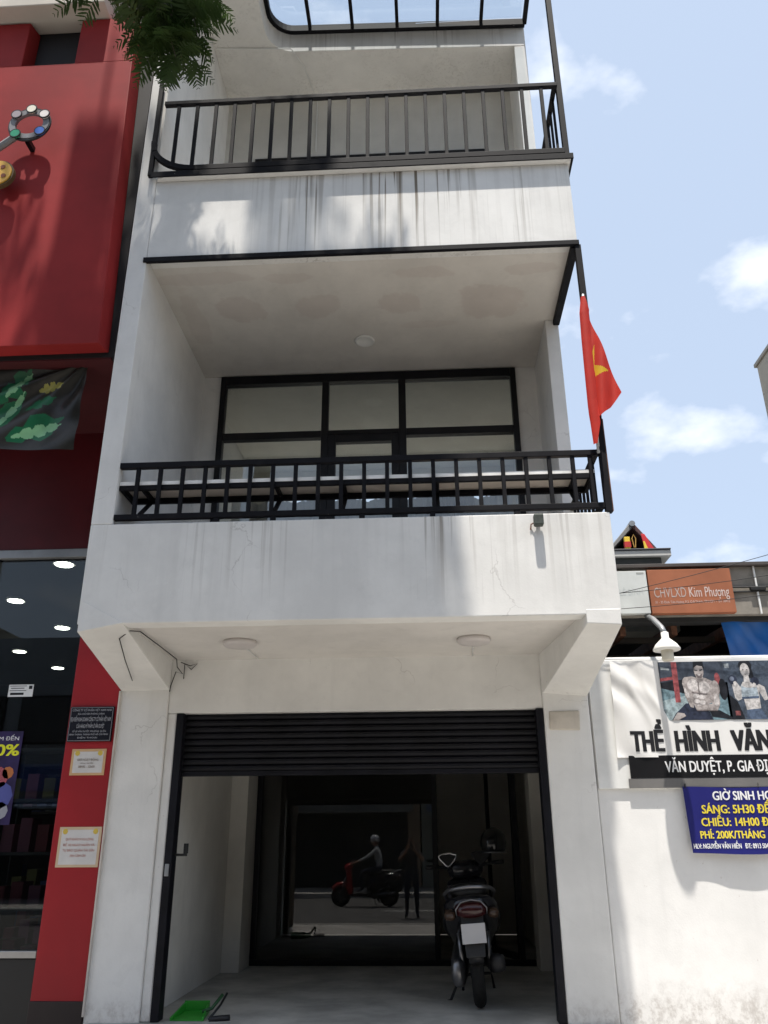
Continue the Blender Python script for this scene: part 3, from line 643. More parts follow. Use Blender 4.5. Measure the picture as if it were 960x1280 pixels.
for cx_, cz_, r0, c in ((-3.62, 2.12, .09, (.35, .08, .10)), (-3.54, 2.16, .05, (.45, .15, .05)), (-3.58, 1.98, .11, (.08, .09, .30)), (-3.70, 1.88, .12, (.45, .10, .22)), (-3.56, 1.86, .07, (.3, .3, .34))):
    MB().lathe((cx_, .0268, cz_), [(r0, .001), (r0, 0)], 9, 'y').build('motif', flat(c, 'poster motif'), po)
st = thing('sticker', 'white printed sticker label on the dark shop glass', 'sticker', (-3.55, .04, 2.85))
MB().box(-3.66, -3.44, .040, .0445, 2.795, 2.90).build('sheet', p_white, st)
MB().box(-3.65, -3.50, .0392, .0398, 2.845, 2.85).box(-3.65, -3.50, .0392, .0398, 2.885, 2.89).box(-3.48, -3.45, .0392, .0398, 2.86, 2.89).box(-3.64, -3.52, .0392, .0398, 2.865, 2.872).box(-3.64, -3.52, .0392, .0398, 2.81, 2.83).build('ink', p_black, st)

# ------------------------------------------------------------------ gym building on the right
gym = thing('gym_building', 'low white walled gym building with brown sign row, right of the townhouse', 'building', (4, 0, .13))
def gp(name, mb, m, parent=None, bevel=.006, smooth=False): return mb.build(name, m, parent or gym, bevel, smooth)
gp('wall', MB().box(1.352, 9, 0.03, .22, .0, 3.03), m_gym, None, .01)
gp('wall_cap', MB().tube([(1.37, .05, 3.035), (9, .05, 3.03)], .018, 8), m_whitemetal, None, 0)
gp('fascia_board', MB().box(1.40, 9, 0.02, .08, 3.40, 3.83), M('weathered grey board', (.24, .22, .19), .8, 0, .2, .2, 6, .2), None, .004)
gp('gutter', MB().box(1.40, 9, -.03, .16, 3.83, 3.862), M('dark gutter', (.07, .06, .055), .6), None, .004)
for z in (3.60, 3.64): gp('pipe', MB().tube([(2.68, .005, z), (9, .005, z)], .008, 6), m_cable, None, 0)
gp('joint_strip', MB().box(2.885, 2.90, .0, .019, 3.40, 3.83), m_whitemetal, None, .002)
gp('pipe_clamp', MB().box(2.83, 2.96, -.02, .019, 3.605, 3.635), m_cable, None, .004)
gp('eave_beam', MB().box(1.40, 9, .08, .22, 3.36, 3.42), m_dark, None, 0)
gp('roof', MB().hexa([(1.38, .08, 3.80), (9, .08, 3.80), (9, 6, 5.2), (1.38, 6, 5.2), (1.38, .08, 3.83), (9, .08, 3.83), (9, 6, 5.23), (1.38, 6, 5.23)]), m_greymetal, None, 0)
gp('back_wall', MB().box(1.38, 9, 6, 6.2, 0, 5.2), m_dark, None, 0)
gp('floor', MB().box(1.38, 9, .22, 6, 0, .15), m_concrete, None, 0)
for k, x in enumerate((1.75, 2.2, 2.7)): gp('rafter', MB().bar((x, .22, 3.33), (x, 4, 3.5), .05, .10), m_rust, None, 0)
for z, y in ((3.30, .6), (3.22, 1.0), (3.12, 1.5)): gp('batten', MB().box(1.40, 5, y, y+.05, z, z+.05), M('old timber', (.13, .11, .09), .8), None, 0)
sg = thing('shop_sign', 'faded brown CHVLXD Kim Phuong sign panel on the low roof edge', 'sign', (2.31, 0, 3.40))
MB().box(1.955, 2.668, -.045, .018, 3.405, 3.80).build('panel', M('faded brown sign', (.33, .12, .062), .7, 0, .25, .12, 3, .05), sg, .004)
text('CHVLXD', 1.992, 2.265, 3.548, 3.635, -.0465, flat((.44, .36, .33), 'pale faded ink'), sg, -.006)
text('Kim Phượng', 2.29, 2.63, 3.548, 3.635, -.0465, flat((.62, .50, .46), 'faded ink'), sg, .006)
text('31 - 33 Đinh Tiên Hoàng, P.3, Q.B.Thạnh, TP.HCM  -  ĐT 38412', 1.992, 2.625, 3.494, 3.516, -.0465, flat((.55, .43, .40), 'faded ink'), sg, .0)
sg2 = thing('shop_sign', 'blank pale weathered sign panel beside the faded brown sign', 'sign', (1.75, 0, 3.40))
MB().box(1.42, 1.945, -.04, .018, 3.41, 3.795).build('panel', M('pale weathered sign', (.60, .62, .60), .6, 0, .25, .08, 3, .05), sg2, .004)
text('LÊ BÌNH', 1.70, 1.90, 3.575, 3.63, -.0412, flat((.50, .53, .52), 'ghost ink'), sg2, -.008)
MB().box(1.86, 1.925, -.0415, -.0405, 3.765, 3.78).build('stamp', flat((.35, .36, .34), 'grey ink'), sg2)
# banner with photographs
bn = thing('gym_banner', 'wrinkled white gym banner with two fitness photos and large black lettering', 'banner', (2.4, 0, 2.0))
gp('backing_frame', MB().box(1.36, 3.6, .004, .029, 1.985, 3.02), m_whitemetal, bn, .004)
def bnp(u, v):
    x = 1.548+u*1.85-.02*v; z = 3.008-v*.785
    return (x, bny(x, z), z)
def bny(x, z):
    u = (x-1.548)/1.85; v = (3.008-z)/.785; w = max(0, 1-u/.20)
    y = -.010-.022*w**.7*(.5+.5*math.sin((x*9+z*7.0)*2.2+math.sin(z*9)*1.3))-.0012*math.sin(x*14+z*4)
    for q, amp in ((.07, .012), (.14, .010)): y -= amp*math.exp(-((u-q-.10*v+.02*math.sin(v*7))/.014)**2)*max(0, 1-abs(v-.45)*1.3)
    return y
MB().add(*gridmesh(bnp, 110, 46)).build('sheet', M('glossy white vinyl', (.74, .73, .71), .28, 0, .5, .03, 3, 0), bn, 0, True)
MB().box(1.62, 3.6, -.0145, -.003, 2.062, 2.238).build('address_band', M('black vinyl', (.012, .012, .013), .25), bn, .003)
MB().box(1.60, 3.6, -.0125, -.002, 1.988, 2.061).build('grey_band', M('grey vinyl', (.16, .155, .15), .3), bn, .003)
YB = -.0135
def yb(x, z): return bny(x, z)-.0022
for t_, a, b in (('THỂ', 1.648, 1.922), ('HÌNH', 2.006, 2.365), ('VĂN', 2.456, 2.775)): text(t_, a, b, 2.272, 2.425, yb, p_black, bn, .065)
text('VĂN DUYỆT, P. GIA ĐỊNH', 1.90, 2.83, 2.108, 2.19, -.0155, p_white, bn, .025)
def zx(px, py): # print drawing units -> banner plane
    return 1.95+(px-358)/(775-358)*.55, 2.993-(py-112)/(437-112)*.48
def printpic(name, polys, x0, x1, y0, y1, basecol):
    mats = [M('photo print', basecol, .3, 0, .4, .5, 12, 0)]; mb = MB(); X0, Z0_ = zx(x0, y0); X1, Z1_ = zx(x1, y1)
    mb.add([(X0, YB, Z1_), (X1, YB, Z1_), (X1, YB, Z0_), (X0, YB, Z0_)], [(0, 1, 2, 3)])
    idx = {}
    for k, (c, pts) in enumerate(polys):
        if c not in idx: idx[c] = len(mats); g_ = (c[0]+c[1]+c[2])/3; mats.append(M('photo print', tuple(k_*.55+g_*.42 for k_ in c), .35, 0, .35, .4, 30, 0))
        mb.mat(idx[c]); P = []
        for px, py in pts:
            px = min(max(px, x0), x1); py = min(max(py, y0), y1); X, Z = zx(px, py); P.append((X, YB-.00012*(k+1), Z))
        mb.poly(P)
    return mb.build(name, mats, bn)
def el(cx, cy, a, b, n=18, rot=0): return [(cx+a*math.cos(2*math.pi*i/n)*math.cos(rot)-b*math.sin(2*math.pi*i/n)*math.sin(rot), cy+a*math.cos(2*math.pi*i/n)*math.sin(rot)+b*math.sin(2*math.pi*i/n)*math.cos(rot)) for i in range(n)]
sk = (.36, .30, .28); skd = (.16, .12, .12); skl = (.55, .49, .47); nv = (.02, .03, .07); rd = (.38, .02, .03); tl = (.10, .24, .30); bk = (.015, .017, .025)
printpic('photo_print', [
    (tl, [(358, 250), (775, 230), (775, 437), (358, 437)]), (bk, [(358, 230), (600, 200), (540, 300), (358, 260)]), ((.25, .38, .42), [(358, 330), (520, 300), (500, 437), (358, 437)]),
    (rd, [(440, 112), (474, 112), (470, 340), (438, 340)]), (rd, [(358, 205), (440, 195), (440, 212), (358, 222)]), (rd, el(716, 212, 17, 36)), (bk, el(742, 270, 26, 60)), ((.25, .3, .33), [(372, 140), (425, 150), (425, 160), (372, 156)]),
    (nv, [(430, 400), (500, 345), (560, 350), (640, 395), (655, 437), (400, 437)]), (bk, [(640, 390), (700, 385), (775, 425), (775, 437), (650, 420)]),
    (sk, [(495, 225), (515, 200), (560, 195), (590, 205), (640, 205), (685, 225), (712, 260), (700, 330), (640, 350), (620, 385), (560, 385), (545, 340), (520, 300), (498, 262)]),
    (sk, el(520, 235, 26, 36)), (sk, el(695, 265, 26, 46)), (skl, el(560, 245, 36, 34)), (skl, el(625, 258, 38, 34)), (skd, [(590, 225), (596, 225), (594, 300), (588, 300)]),
    (skl, el(570, 305, 20, 12)), (skl, el(605, 312, 20, 12)), (skl, el(572, 335, 18, 12)), (skl, el(604, 342, 18, 12)), (skl, el(580, 362, 16, 9)), (skd, [(545, 282), (640, 296), (638, 300), (545, 287)]),
    (sk, [(500, 260), (525, 265), (548, 330), (545, 372), (525, 365), (500, 300)]), (skl, el(514, 290, 11, 30, 14, -.25)), (sk, [(712, 270), (710, 350), (690, 385), (560, 382), (555, 362), (660, 350), (680, 300)]), (skl, el(690, 330, 15, 34, 14, .1)), (skd, [(560, 381), (690, 384), (688, 390), (560, 388)]),
    (sk, [(405, 437), (440, 395), (480, 400), (490, 415), (440, 437)]),
    (sk, [(585, 195), (630, 200), (628, 215), (588, 212)]), (sk, el(607, 165, 30, 44)), (bk, [(574, 150), (580, 112), (640, 112), (643, 155), (632, 140), (600, 134)]), (skd, [(584, 185), (630, 180), (618, 208), (596, 208)]), (bk, [(580, 158), (600, 160), (600, 165), (580, 164)]), (bk, [(612, 160), (632, 156), (632, 161), (612, 166)]), (skl, [(594, 186), (618, 184), (606, 194)])],
    358, 775, 112, 437, (.05, .06, .08))
wg = (.50, .46, .44); bl = (.05, .10, .20)
printpic('photo_print', [
    ((.05, .08, .13), [(760, 112), (1180, 112), (1180, 437), (760, 437)]), ((.25, .3, .34), [(770, 128), (800, 125), (800, 150), (772, 152)]), (bk, [(880, 112), (930, 112), (945, 200), (930, 215), (880, 190)]), (bk, el(900, 140, 42, 34)),
    (wg, [(800, 230), (835, 235), (850, 260), (870, 230), (930, 235), (960, 240), (1000, 260), (1010, 330), (985, 335), (960, 280), (955, 390), (870, 400), (860, 320), (825, 335), (808, 320)]), (wg, el(895, 165, 29, 40)), (skd, el(884, 163, 5, 4, 8)), (skd, el(908, 163, 5, 4, 8)), (skd, [(888, 186), (904, 186), (896, 191)]), (wg, [(882, 195), (912, 195), (915, 235), (878, 232)]),
    ((.30, .40, .48), [(855, 250), (880, 262), (920, 265), (950, 250), (955, 318), (850, 322)]), (bl, [(850, 314), (955, 310), (955, 322), (850, 326)]), (bl, [(868, 385), (956, 378), (990, 437), (860, 437)]),
    (nv, el(810, 218, 27, 26)), (nv, el(946, 228, 25, 24)), ((.12, .16, .26), el(806, 212, 14, 13)), (wg, el(822, 240, 12, 14)), (wg, el(938, 250, 12, 14)), (bk, [(775, 300), (820, 340), (850, 437), (775, 437)]), ((.3, .04, .04), [(795, 390), (825, 390), (825, 415), (795, 415)])],
    760, 1180, 112, 437, (.04, .05, .08))
# navy timetable banner
nb = thing('timetable_banner', 'navy blue training hours banner with yellow text below the gym banner', 'banner', (2.5, 0, 1.5))
def nbp(u, v):
    x = 2.012+u*1.15+.012*v; z = 1.99-v*.488
    return (x, nby(x, 1.99-v*.488), z+.006*math.sin(x*7))
def nby(x, z):
    u = (x-2.018)/1.15; v = (1.99-z)/.488
    return -.022-.010*math.sin(x*8)*v-.045*max(0, v-.55)*max(0, 1-abs(u-.22)*3)
MB().add(*gridmesh(nbp, 50, 20)).build('sheet', M('navy vinyl', (.017, .018, .14), .3, 0, .5, .06, 4, 0), nb, 0, True)
YN = lambda x, z: nby(x, z)-.003
for t_, a, b, c, d, m in (('GIỜ SINH HOẠT', 2.236, 2.80, 1.893, 1.957, p_white), ('SÁNG: 5H30 ĐẾN', 2.138, 2.72, 1.795, 1.855, p_yellow), ('CHIỀU: 14H00 ĐẾN', 2.122, 2.73, 1.702, 1.760, p_yellow), ('PHÍ: 200K/THÁNG', 2.10, 2.588, 1.612, 1.665, p_yellow), ('HLV: NGUYỄN VĂN HIỀN   ĐT: 0913 504', 2.036, 2.60, 1.540, 1.574, p_white)):
    text(t_, a, b, c, d, YN, m, nb, .03)
for x in (2.03, 2.6, 3.14): MB().tube([(x, -.03, 1.985), (x+.01, -.01, 2.02)], .004, 6).build('tie', m_cable, nb)
# lamp over the banner
lp = thing('wall_lamp', 'white bell shaped wall lamp hanging above the gym banner', 'lamp', (1.95, -.3, 3.0))
MB().tube([(1.925, .02, 3.40), (1.93, -.12, 3.34), (1.94, -.30, 3.22), (1.943, -.35, 3.16)], .024, 8).build('arm', m_greymetal, lp, 0, True)
MB().lathe((1.943, -.35, 3.0), [(.105, .02), (.108, .03), (.085, .068), (.05, .10), (.03, .12), (.03, .165), (.022, .17)], 28).build('shade', m_lampwhite, lp, 0, True)
MB().lathe((1.943, -.35, 2.935), [(.04, 0), (.048, .01), (.048, .085), (.03, .09)], 20).build('bulb_cover', M('frosted cover', (.62, .59, .5), .4), lp, 0, True)
# tarp
tp = thing('tarpaulin', 'bright blue tarpaulin hung under the roof edge above the gym banner', 'tarpaulin', (3.3, .2, 3.1))
def tpp(u, v):
    x = 2.58+u*1.6+.05*v; z = 3.385-v*.36
    return (x, .13+.02*math.sin(x*11+v*3)+.012*math.sin(x*23-v*6)+.04*v, z-.012*math.sin(u*9))
MB().add(*gridmesh(tpp, 60, 14)).build('sheet', M('blue tarpaulin', (.012, .10, .34), .3, 0, .5, .15, 3, 0), tp, 0, True)
# little gabled shrine roof behind
shr = thing('rooftop_shrine', 'small dark gabled rooftop shrine with red and yellow cloths behind the signs', 'shrine', (3.5, 6, 5.6))
def shp(name, mb, m, p=None, b=.01): return mb.build(name, m, p or shr, b)
rs = shp('roof', MB().hexa([(2.95, 5.7, 5.93), (3.02, 5.7, 5.93), (3.02, 7.2, 5.93), (2.95, 7.2, 5.93), (3.40, 5.7, 6.44), (3.47, 5.7, 6.40), (3.47, 7.2, 6.40), (3.40, 7.2, 6.44)]), M('grey roof sheet', (.22, .22, .22), .6))
shp('roof', MB().hexa([(3.78, 5.7, 5.93), (3.85, 5.7, 5.93), (3.85, 7.2, 5.93), (3.78, 7.2, 5.93), (3.42, 5.7, 6.40), (3.48, 5.7, 6.44), (3.48, 7.2, 6.44), (3.42, 7.2, 6.40)]), M('dark red roof sheet', (.10, .05, .05), .6))
shp('ridge', MB().tube([(3.44, 5.66, 6.43), (3.44, 7.2, 6.43)], .05, 10), m_greymetal, rs, 0)
shp('back_panel', MB().prism([(3.0, 5.93), (3.9, 5.93), (3.44, 6.40)], 'y', 6.6, 6.7), m_dark)
shp('ledge', MB().box(2.4, 3.95, 5.5, 7.2, 5.80, 5.90), plaster('grey shrine ledge', (.55, .54, .52)))
shp('ledge_cap', MB().box(2.4, 3.95, 5.48, 7.2, 5.902, 5.93), M('dark cap', (.05, .05, .06), .5))
shp('frieze', MB().box(2.4, 3.80, 5.56, 7.0, 5.66, 5.798), M('black frieze', (.03, .03, .025), .5))
shp('base', MB().box(2.4, 3.95, 5.60, 7.1, 4.6, 5.655), plaster('shrine base', (.55, .54, .5)))
pst = shp('painted_post', MB().box(3.24, 3.33, 5.50, 5.56, 5.932, 6.14), M('yellow cloth', (.75, .52, .05), .7))
shp('post_band', MB().box(3.235, 3.335, 5.495, 5.565, 5.96, 6.055), M('red cloth', (.45, .03, .03), .7), pst, 0)
shp('hanging_cloth', MB().hexa([(3.55, 5.52, 5.932), (3.70, 5.52, 5.932), (3.70, 5.54, 5.932), (3.55, 5.54, 5.932), (3.52, 5.54, 6.20), (3.58, 5.54, 6.20), (3.58, 5.56, 6.20), (3.52, 5.56, 6.20)]), M('red flag cloth', (.5, .02, .03), .7))
shp('hanging_cloth', MB().hexa([(3.54, 5.505, 5.932), (3.60, 5.505, 5.932), (3.60, 5.515, 5.932), (3.54, 5.515, 5.932), (3.535, 5.51, 6.06), (3.56, 5.51, 6.06), (3.56, 5.518, 6.06), (3.535, 5.518, 6.06)]), M('yellow flag cloth', (.7, .5, .05), .7))
shp('cord', MB().tube([(3.38, 5.5, 5.95), (3.36, 5.5, 6.1), (3.39, 5.5, 6.17), (3.42, 5.5, 6.1), (3.40, 5.5, 5.95)], .008, 6), M('gold cord', (.5, .3, .08), .5), None, 0)
# taller neighbour whose top corner shows at the right edge
ap = thing('apartment_block', 'tall beige building whose top corner shows at the right edge', 'building', (9, 3, .1))
MB().box(6, 14, 1.5, 5.75, 0, 9.38).build('wall', plaster('beige render', (.46, .41, .33), var=.08), ap, .01)
MB().box(5.97, 14, 1.45, 5.80, 9.382, 9.45).build('coping', M('coping', (.35, .32, .27), .8), ap, .005)
for z in (4.6, 7.2):
    for x in (7, 9.2, 11.4):
        w = MB().box(x, x+1.2, 1.44, 1.499, z, z+1.4).build('window', m_blackalu, ap, .01); MB().box(x+.06, x+1.14, 1.425, 1.438, z+.06, z+1.34).build('pane', m_darkglass, w)
# overhead cables at the right
for k, (a, b, sag, lab) in enumerate((((1.36, -.10, 3.56), (9.0, -.5, 5.6), .45, 'highest of the thin black overhead cables crossing the brown sign'), ((1.36, -.12, 3.42), (9.0, -.45, 5.0), .35, 'middle one of the thin black overhead cables crossing the brown sign'), ((1.36, -.14, 3.50), (9.0, -.4, 6.2), .3, 'lowest of the thin black overhead cables crossing the brown sign'))):
    pts = [Vector(a).lerp(Vector(b), i/24)-Vector((0, 0, sag*4*(i/24)*(1-i/24))) for i in range(25)]
    tag(MB().tube(pts, .003, 5).build('overhead_cable', m_cable, None, 0, True), lab, 'cable', 'overhead cables')

# ------------------------------------------------------------------ flag on the lower balcony
fl = thing('flag', 'red flag with a yellow star hanging limp on the lower balcony post', 'flag', (1.30, FY, 4.3))
MB().tube([(1.325, FY-.06, 4.28), (1.345, FY-.075, 5.70)], .012, 8).build('pole', m_greymetal, fl, 0, True)
MB().box(1.32, 1.34, FY-.07, FY+.001, 4.30, 4.33).box(1.326, 1.346, FY-.075, FY-.002, 4.6, 4.62).build('clip', m_black, fl, .002)
FZ = [5.655, 5.50, 5.27, 4.92, 4.78, 4.66, 4.58, 4.50, 4.33]
FL_ = [1.318, 1.293, 1.285, 1.279, 1.277, 1.275, 1.276, 1.28, 1.285]
FR = [1.345, 1.375, 1.432, 1.515, 1.548, 1.455, 1.36, 1.35, 1.31]
def flp(u, v):
    z = FZ[0]+(FZ[-1]-FZ[0])*v
    k = max(i for i in range(len(FZ)-1) if FZ[i] >= z-1e-9); t = (FZ[k]-z)/(FZ[k]-FZ[k+1])
    xl = FL_[k]+(FL_[k+1]-FL_[k])*t; xr = FR[k]+(FR[k+1]-FR[k])*t
    tw = .075                                          # width of the rolled front fold
    x = xl+(xr-xl)*u; d = x-xl
    if d < tw: y = -.055-.04*math.sqrt(max(0, 1-((d-tw*.55)/(tw*.62))**2))
    else: y = -.035+.018*math.sin((d-tw)*38+v*4)-.02*(d-tw)
    return (x, FY-.03+y, z)
gv, gf = gridmesh(flp, 110, 170); fm = MB()
star = [[(1.392, 5.235), (1.362, 5.14), (1.372, 5.035)], [(1.366, 5.05), (1.478, 4.985), (1.372, 4.94)]]
for f in gf:
    cxm = sum(gv[i][0] for i in f)/4; czm = sum(gv[i][2] for i in f)/4
    fm.m.append(1 if any(inpoly(cxm, czm, P) for P in star) else 0)
fm.v = gv; fm.f = gf
def cloth(name, c):
    t = NT(name); t.set(.6, 0, .3); f = t.ramp(t.noise(9, 4), .3, .7); t.color(t.mix(f, tuple(k*.88 for k in c), c))
    t.b.inputs['Transmission Weight'].default_value = 0
    tl_ = t.n.new('ShaderNodeBsdfTranslucent'); tl_.inputs['Color'].default_value = (*c, 1); mx = t.n.new('ShaderNodeMixShader'); mx.inputs[0].default_value = .3
    t.link(t.b.outputs[0], mx.inputs[1]); t.link(tl_.outputs[0], mx.inputs[2]); t.link(mx.outputs[0], t.out.inputs['Surface']); return t.m
fo = fm.build('cloth', [cloth('red flag cloth', (.62, .035, .02)), cloth('yellow star cloth', (.80, .50, .02))], fl, 0, True)

# ------------------------------------------------------------------ scooters
m_tyre = M('tyre rubber', (.014, .014, .014), .85, 0, .2, .2, 30, .2, 90); m_chrome = M('chrome', (.75, .75, .75), .15, 1, .5, .05, 5, 0)
m_alu = M('cast aluminium', (.20, .20, .21), .35, .9, .5, .15, 12, .05); m_blackpl = M('black plastic', (.016, .016, .018), .5, 0, .4, .15, 10, .05)
m_redlens = M('red lens', (.03, .003, .004), .2, 0, .5, .05, 4, 0); m_amber = M('smoked indicator lens', (.05, .03, .02), .2); m_plate = M('blank plate', (.45, .44, .44), .4, 0, .4, .04)
m_seat = M('seat vinyl', (.014, .013, .013), .55, 0, .35, .2, 20, .1, 120); m_mirror = M('mirror', (.6, .62, .64), .04, 1, .5, 0, 5, 0)
def scooter(root, mtx, paint, front):
    def bp(name, mb, m, parent=None, bevel=0, smooth=False):
        mb.xform(mtx); o = mb.build(name, m, parent or root, bevel, smooth); return fixn(o)
    for y0, st in ((0, 0), (1.30, 1)):
        w = bp('wheel', MB().torus((0, y0, .265), .21, .052, 'x', 36, 12), m_tyre, None, 0, True)
        bp('rim', MB().lathe((-.03, y0, .265), [(.165, 0), (.17, .01), (.17, .05), (.165, .06)], 28, 'x'), m_blackpl, w)
        for k in range(5):
            a = k*2*math.pi/5; bp('spoke', MB().bar((0, y0+.03*math.cos(a), .265+.03*math.sin(a)), (0, y0+.165*math.cos(a), .265+.165*math.sin(a)), .07, .035), m_alu, w, .004)
    b = bp('body', MB().loft([(-.30, 0, .78, .07, .04), (-.24, 0, .76, .17, .085), (-.10, 0, .72, .225, .13), (.12, 0, .66, .235, .18), (.36, 0, .60, .215, .21), (.52, 0, .54, .17, .20), (.60, 0, .50, .12, .16)], 22), paint, None, 0, True)
    for s_ in (-1, 1): bp('side_trim', MB().tube([(s_*.16, -.24, .70), (s_*.228, -.08, .68), (s_*.238, .14, .60), (s_*.21, .40, .50)], .008, 6), m_blackpl, None, 0, True)
    bp('seat', MB().loft([(-.22, 0, .85, .09, .02), (-.12, 0, .865, .155, .045), (.15, 0, .86, .17, .055), (.42, 0, .82, .15, .055), (.58, 0, .79, .09, .03)], 20), m_seat, None, 0, True)
    bp('grab_rail', MB().tube([(-.19, .12, .80), (-.205, -.10, .85), (-.17, -.26, .885), (-.08, -.335, .90), (0, -.345, .905), (.08, -.335, .90), (.17, -.26, .885), (.205, -.10, .85), (.19, .12, .80)], .016, 8), m_alu, None, 0, True)
    tl = bp('tail_light', MB().loft([(-.365, 0, .735, .075, .03), (-.34, 0, .735, .115, .055), (-.25, 0, .74, .14, .07)], 18), m_redlens, None, 0, True)
    bp('light_rim', MB().tube([(-.12, -.335, .70), (-.125, -.34, .745), (-.08, -.345, .795), (0, -.35, .81), (.08, -.345, .795), (.125, -.34, .745), (.12, -.335, .70)], .006, 6), m_alu, tl, 0, True)
    for s_ in (-1, 1): bp('indicator', MB().loft([(-.33, s_*.17, .70, .02, .015), (-.30, s_*.175, .70, .045, .035), (-.2, s_*.17, .71, .05, .045)], 12), m_amber, None, 0, True)
    fe = bp('rear_fender', MB().hexa([(-.075, -.36, .40), (.075, -.36, .40), (.075, -.34, .40), (-.075, -.34, .40), (-.09, -.30, .70), (.09, -.30, .70), (.09, -.27, .70), (-.09, -.27, .70)]), m_blackpl, None, .012)
    bp('number_plate', MB().hexa([(-.095, -.375, .50), (.095, -.375, .50), (.095, -.371, .50), (-.095, -.371, .50), (-.095, -.348, .64), (.095, -.348, .64), (.095, -.344, .64), (-.095, -.344, .64)]), m_plate, fe, .002)
    bp('hugger', MB().tube([(0, -.30, .36), (0, -.24, .47), (0, -.12, .545), (0, .04, .555), (0, .2, .50)], .06, 10), m_blackpl, None, 0, True)
    bp('engine_case', MB().loft([(-.10, -.15, .27, .04, .08), (-.04, -.15, .27, .06, .11), (.2, -.14, .28, .07, .12), (.45, -.12, .32, .07, .13), (.55, -.10, .33, .04, .08)], 16), m_alu, None, 0, True)
    ex = bp('exhaust', MB().loft([(-.20, .17, .33, .035, .035), (-.18, .17, .33, .06, .065), (.10, .16, .30, .065, .075), (.35, .14, .28, .05, .055), (.6, .08, .25, .025, .025)], 16), m_blackpl, None, 0, True)
    bp('heat_shield', MB().loft([(-.12, .215, .34, .012, .03), (.02, .215, .325, .02, .045), (.25, .19, .305, .012, .03)], 12), m_alu, ex, 0, True)
    for s_ in (-1, 1): bp('shock', MB().tube([(s_*.11, -.05, .28), (s_*.12, .05, .62)], .022, 8), m_alu, None, 0, True)
    bp('side_stand', MB().tube([(-.12, .42, .22), (-.24, .36, .02), (-.27, .36, .01)], .011, 6), m_blackpl)
    bp('center_stand', MB().tube([(-.13, .25, .10), (-.12, .32, .20), (.12, .32, .20), (.13, .25, .10)], .012, 6), m_blackpl)
    bp('footboard', MB().loft([(.50, 0, .34, .15, .07), (.62, 0, .30, .17, .05), (.95, 0, .30, .17, .05), (1.05, 0, .34, .13, .06)], 16, 4), m_blackpl, None, 0, True)
    bp('leg_shield', MB().hexa([(-.19, .96, .30), (.19, .96, .30), (.15, 1.10, .30), (-.15, 1.10, .30), (-.21, 1.02, .92), (.21, 1.02, .92), (.13, 1.16, .92), (-.13, 1.16, .92)]), front, None, .05)
    bp('front_cowl', MB().loft([(.98, 0, 1.0, .10, .06), (1.02, 0, 1.0, .17, .08), (1.12, 0, .98, .16, .09), (1.2, 0, .95, .08, .06)], 18), front, None, 0, True)
    bp('front_fender', MB().tube([(0, 1.02, .34), (0, 1.08, .47), (0, 1.22, .55), (0, 1.40, .53), (0, 1.52, .42)], .065, 10), front, None, 0, True)
    for s_ in (-1, 1): bp('fork', MB().tube([(s_*.085, 1.30, .265), (s_*.075, 1.16, .75)], .022, 8), m_alu, None, 0, True)
    hb = bp('handlebar', MB().tube([(-.36, .93, 1.04), (-.2, 1.0, 1.03), (0, 1.04, 1.0), (.2, 1.0, 1.03), (.36, .93, 1.04)], .014, 8), m_blackpl, None, 0, True)
    for s_ in (-1, 1):
        bp('grip', MB().tube([(s_*.37, .925, 1.04), (s_*.25, .975, 1.036)], .02, 10), m_seat, hb, 0, True)
        bp('lever', MB().tube([(s_*.36, .99, 1.035), (s_*.28, 1.03, 1.035), (s_*.2, 1.03, 1.03)], .007, 6), m_alu, hb, 0, True)
    for s_ in (-1, 1):
        mi = bp('mirror', MB().tube([(s_*.15, 1.01, 1.02), (s_*.17, 1.0, 1.03), (s_*.16, .99, 1.06)], .008, 6), m_blackpl, None, 0, True)
        c = (s_*.16, .985, 1.095)
        tri = [(-.085, .035), (-.04, .05), (.03, .052), (.085, .035), (.075, .005), (.02, -.055), (0, -.065), (-.02, -.055), (-.075, .005)]
        hd = MB().prism([(c[0]+a, c[2]+q) for a, q in tri], 'y', c[1], c[1]+.03); bp('shell', hd, m_blackpl, mi, .006)
        P = [(c[0]+a*1.0, c[1]-.006, c[2]+q*1.0) for a, q in tri]
        bp('mirror_frame', MB().tube(P+[P[0]], .009, 6, False), m_chrome if s_ < 0 else m_blackpl, mi, 0, True)
        bp('mirror_glass', MB().poly([(c[0]+a*.9, c[1]-.002, c[2]+q*.9) for a, q in tri]), m_mirror if s_ > 9 else m_seat, mi)
m_scpaint = M('black scooter paint', (.013, .013, .016), .18, 0, .5, .1, 6, 0)
scm = Matrix.Translation((.37, .62, .36)) @ Matrix.Rotation(R(-1.5), 4, 'Z') @ Matrix.Rotation(R(-4), 4, 'Y')
sct = thing('parked_scooter', 'black scooter parked tail outwards inside the dark garage', 'scooter', (.37, .62, .36))
scooter(sct, scm, m_scpaint, m_scpaint)
hel = thing('helmet', 'black motorcycle helmet hung on the right mirror of the parked scooter', 'helmet', (.58, 1.58, 1.5))
hm = MB().lathe((.605, 1.60, 1.50), [(.10, 0), (.118, .03), (.125, .09), (.115, .15), (.085, .195), (.04, .222), (.01, .228)], 24)
hm.build('shell', M('gloss black helmet', (.012, .012, .012), .15, 0, .5, .05, 4, 0), hel, 0, True)
MB().lathe((.605, 1.60, 1.497), [(.119, 0), (.122, .006), (.119, .014)], 24).build('rim', m_alu, hel, 0, True)
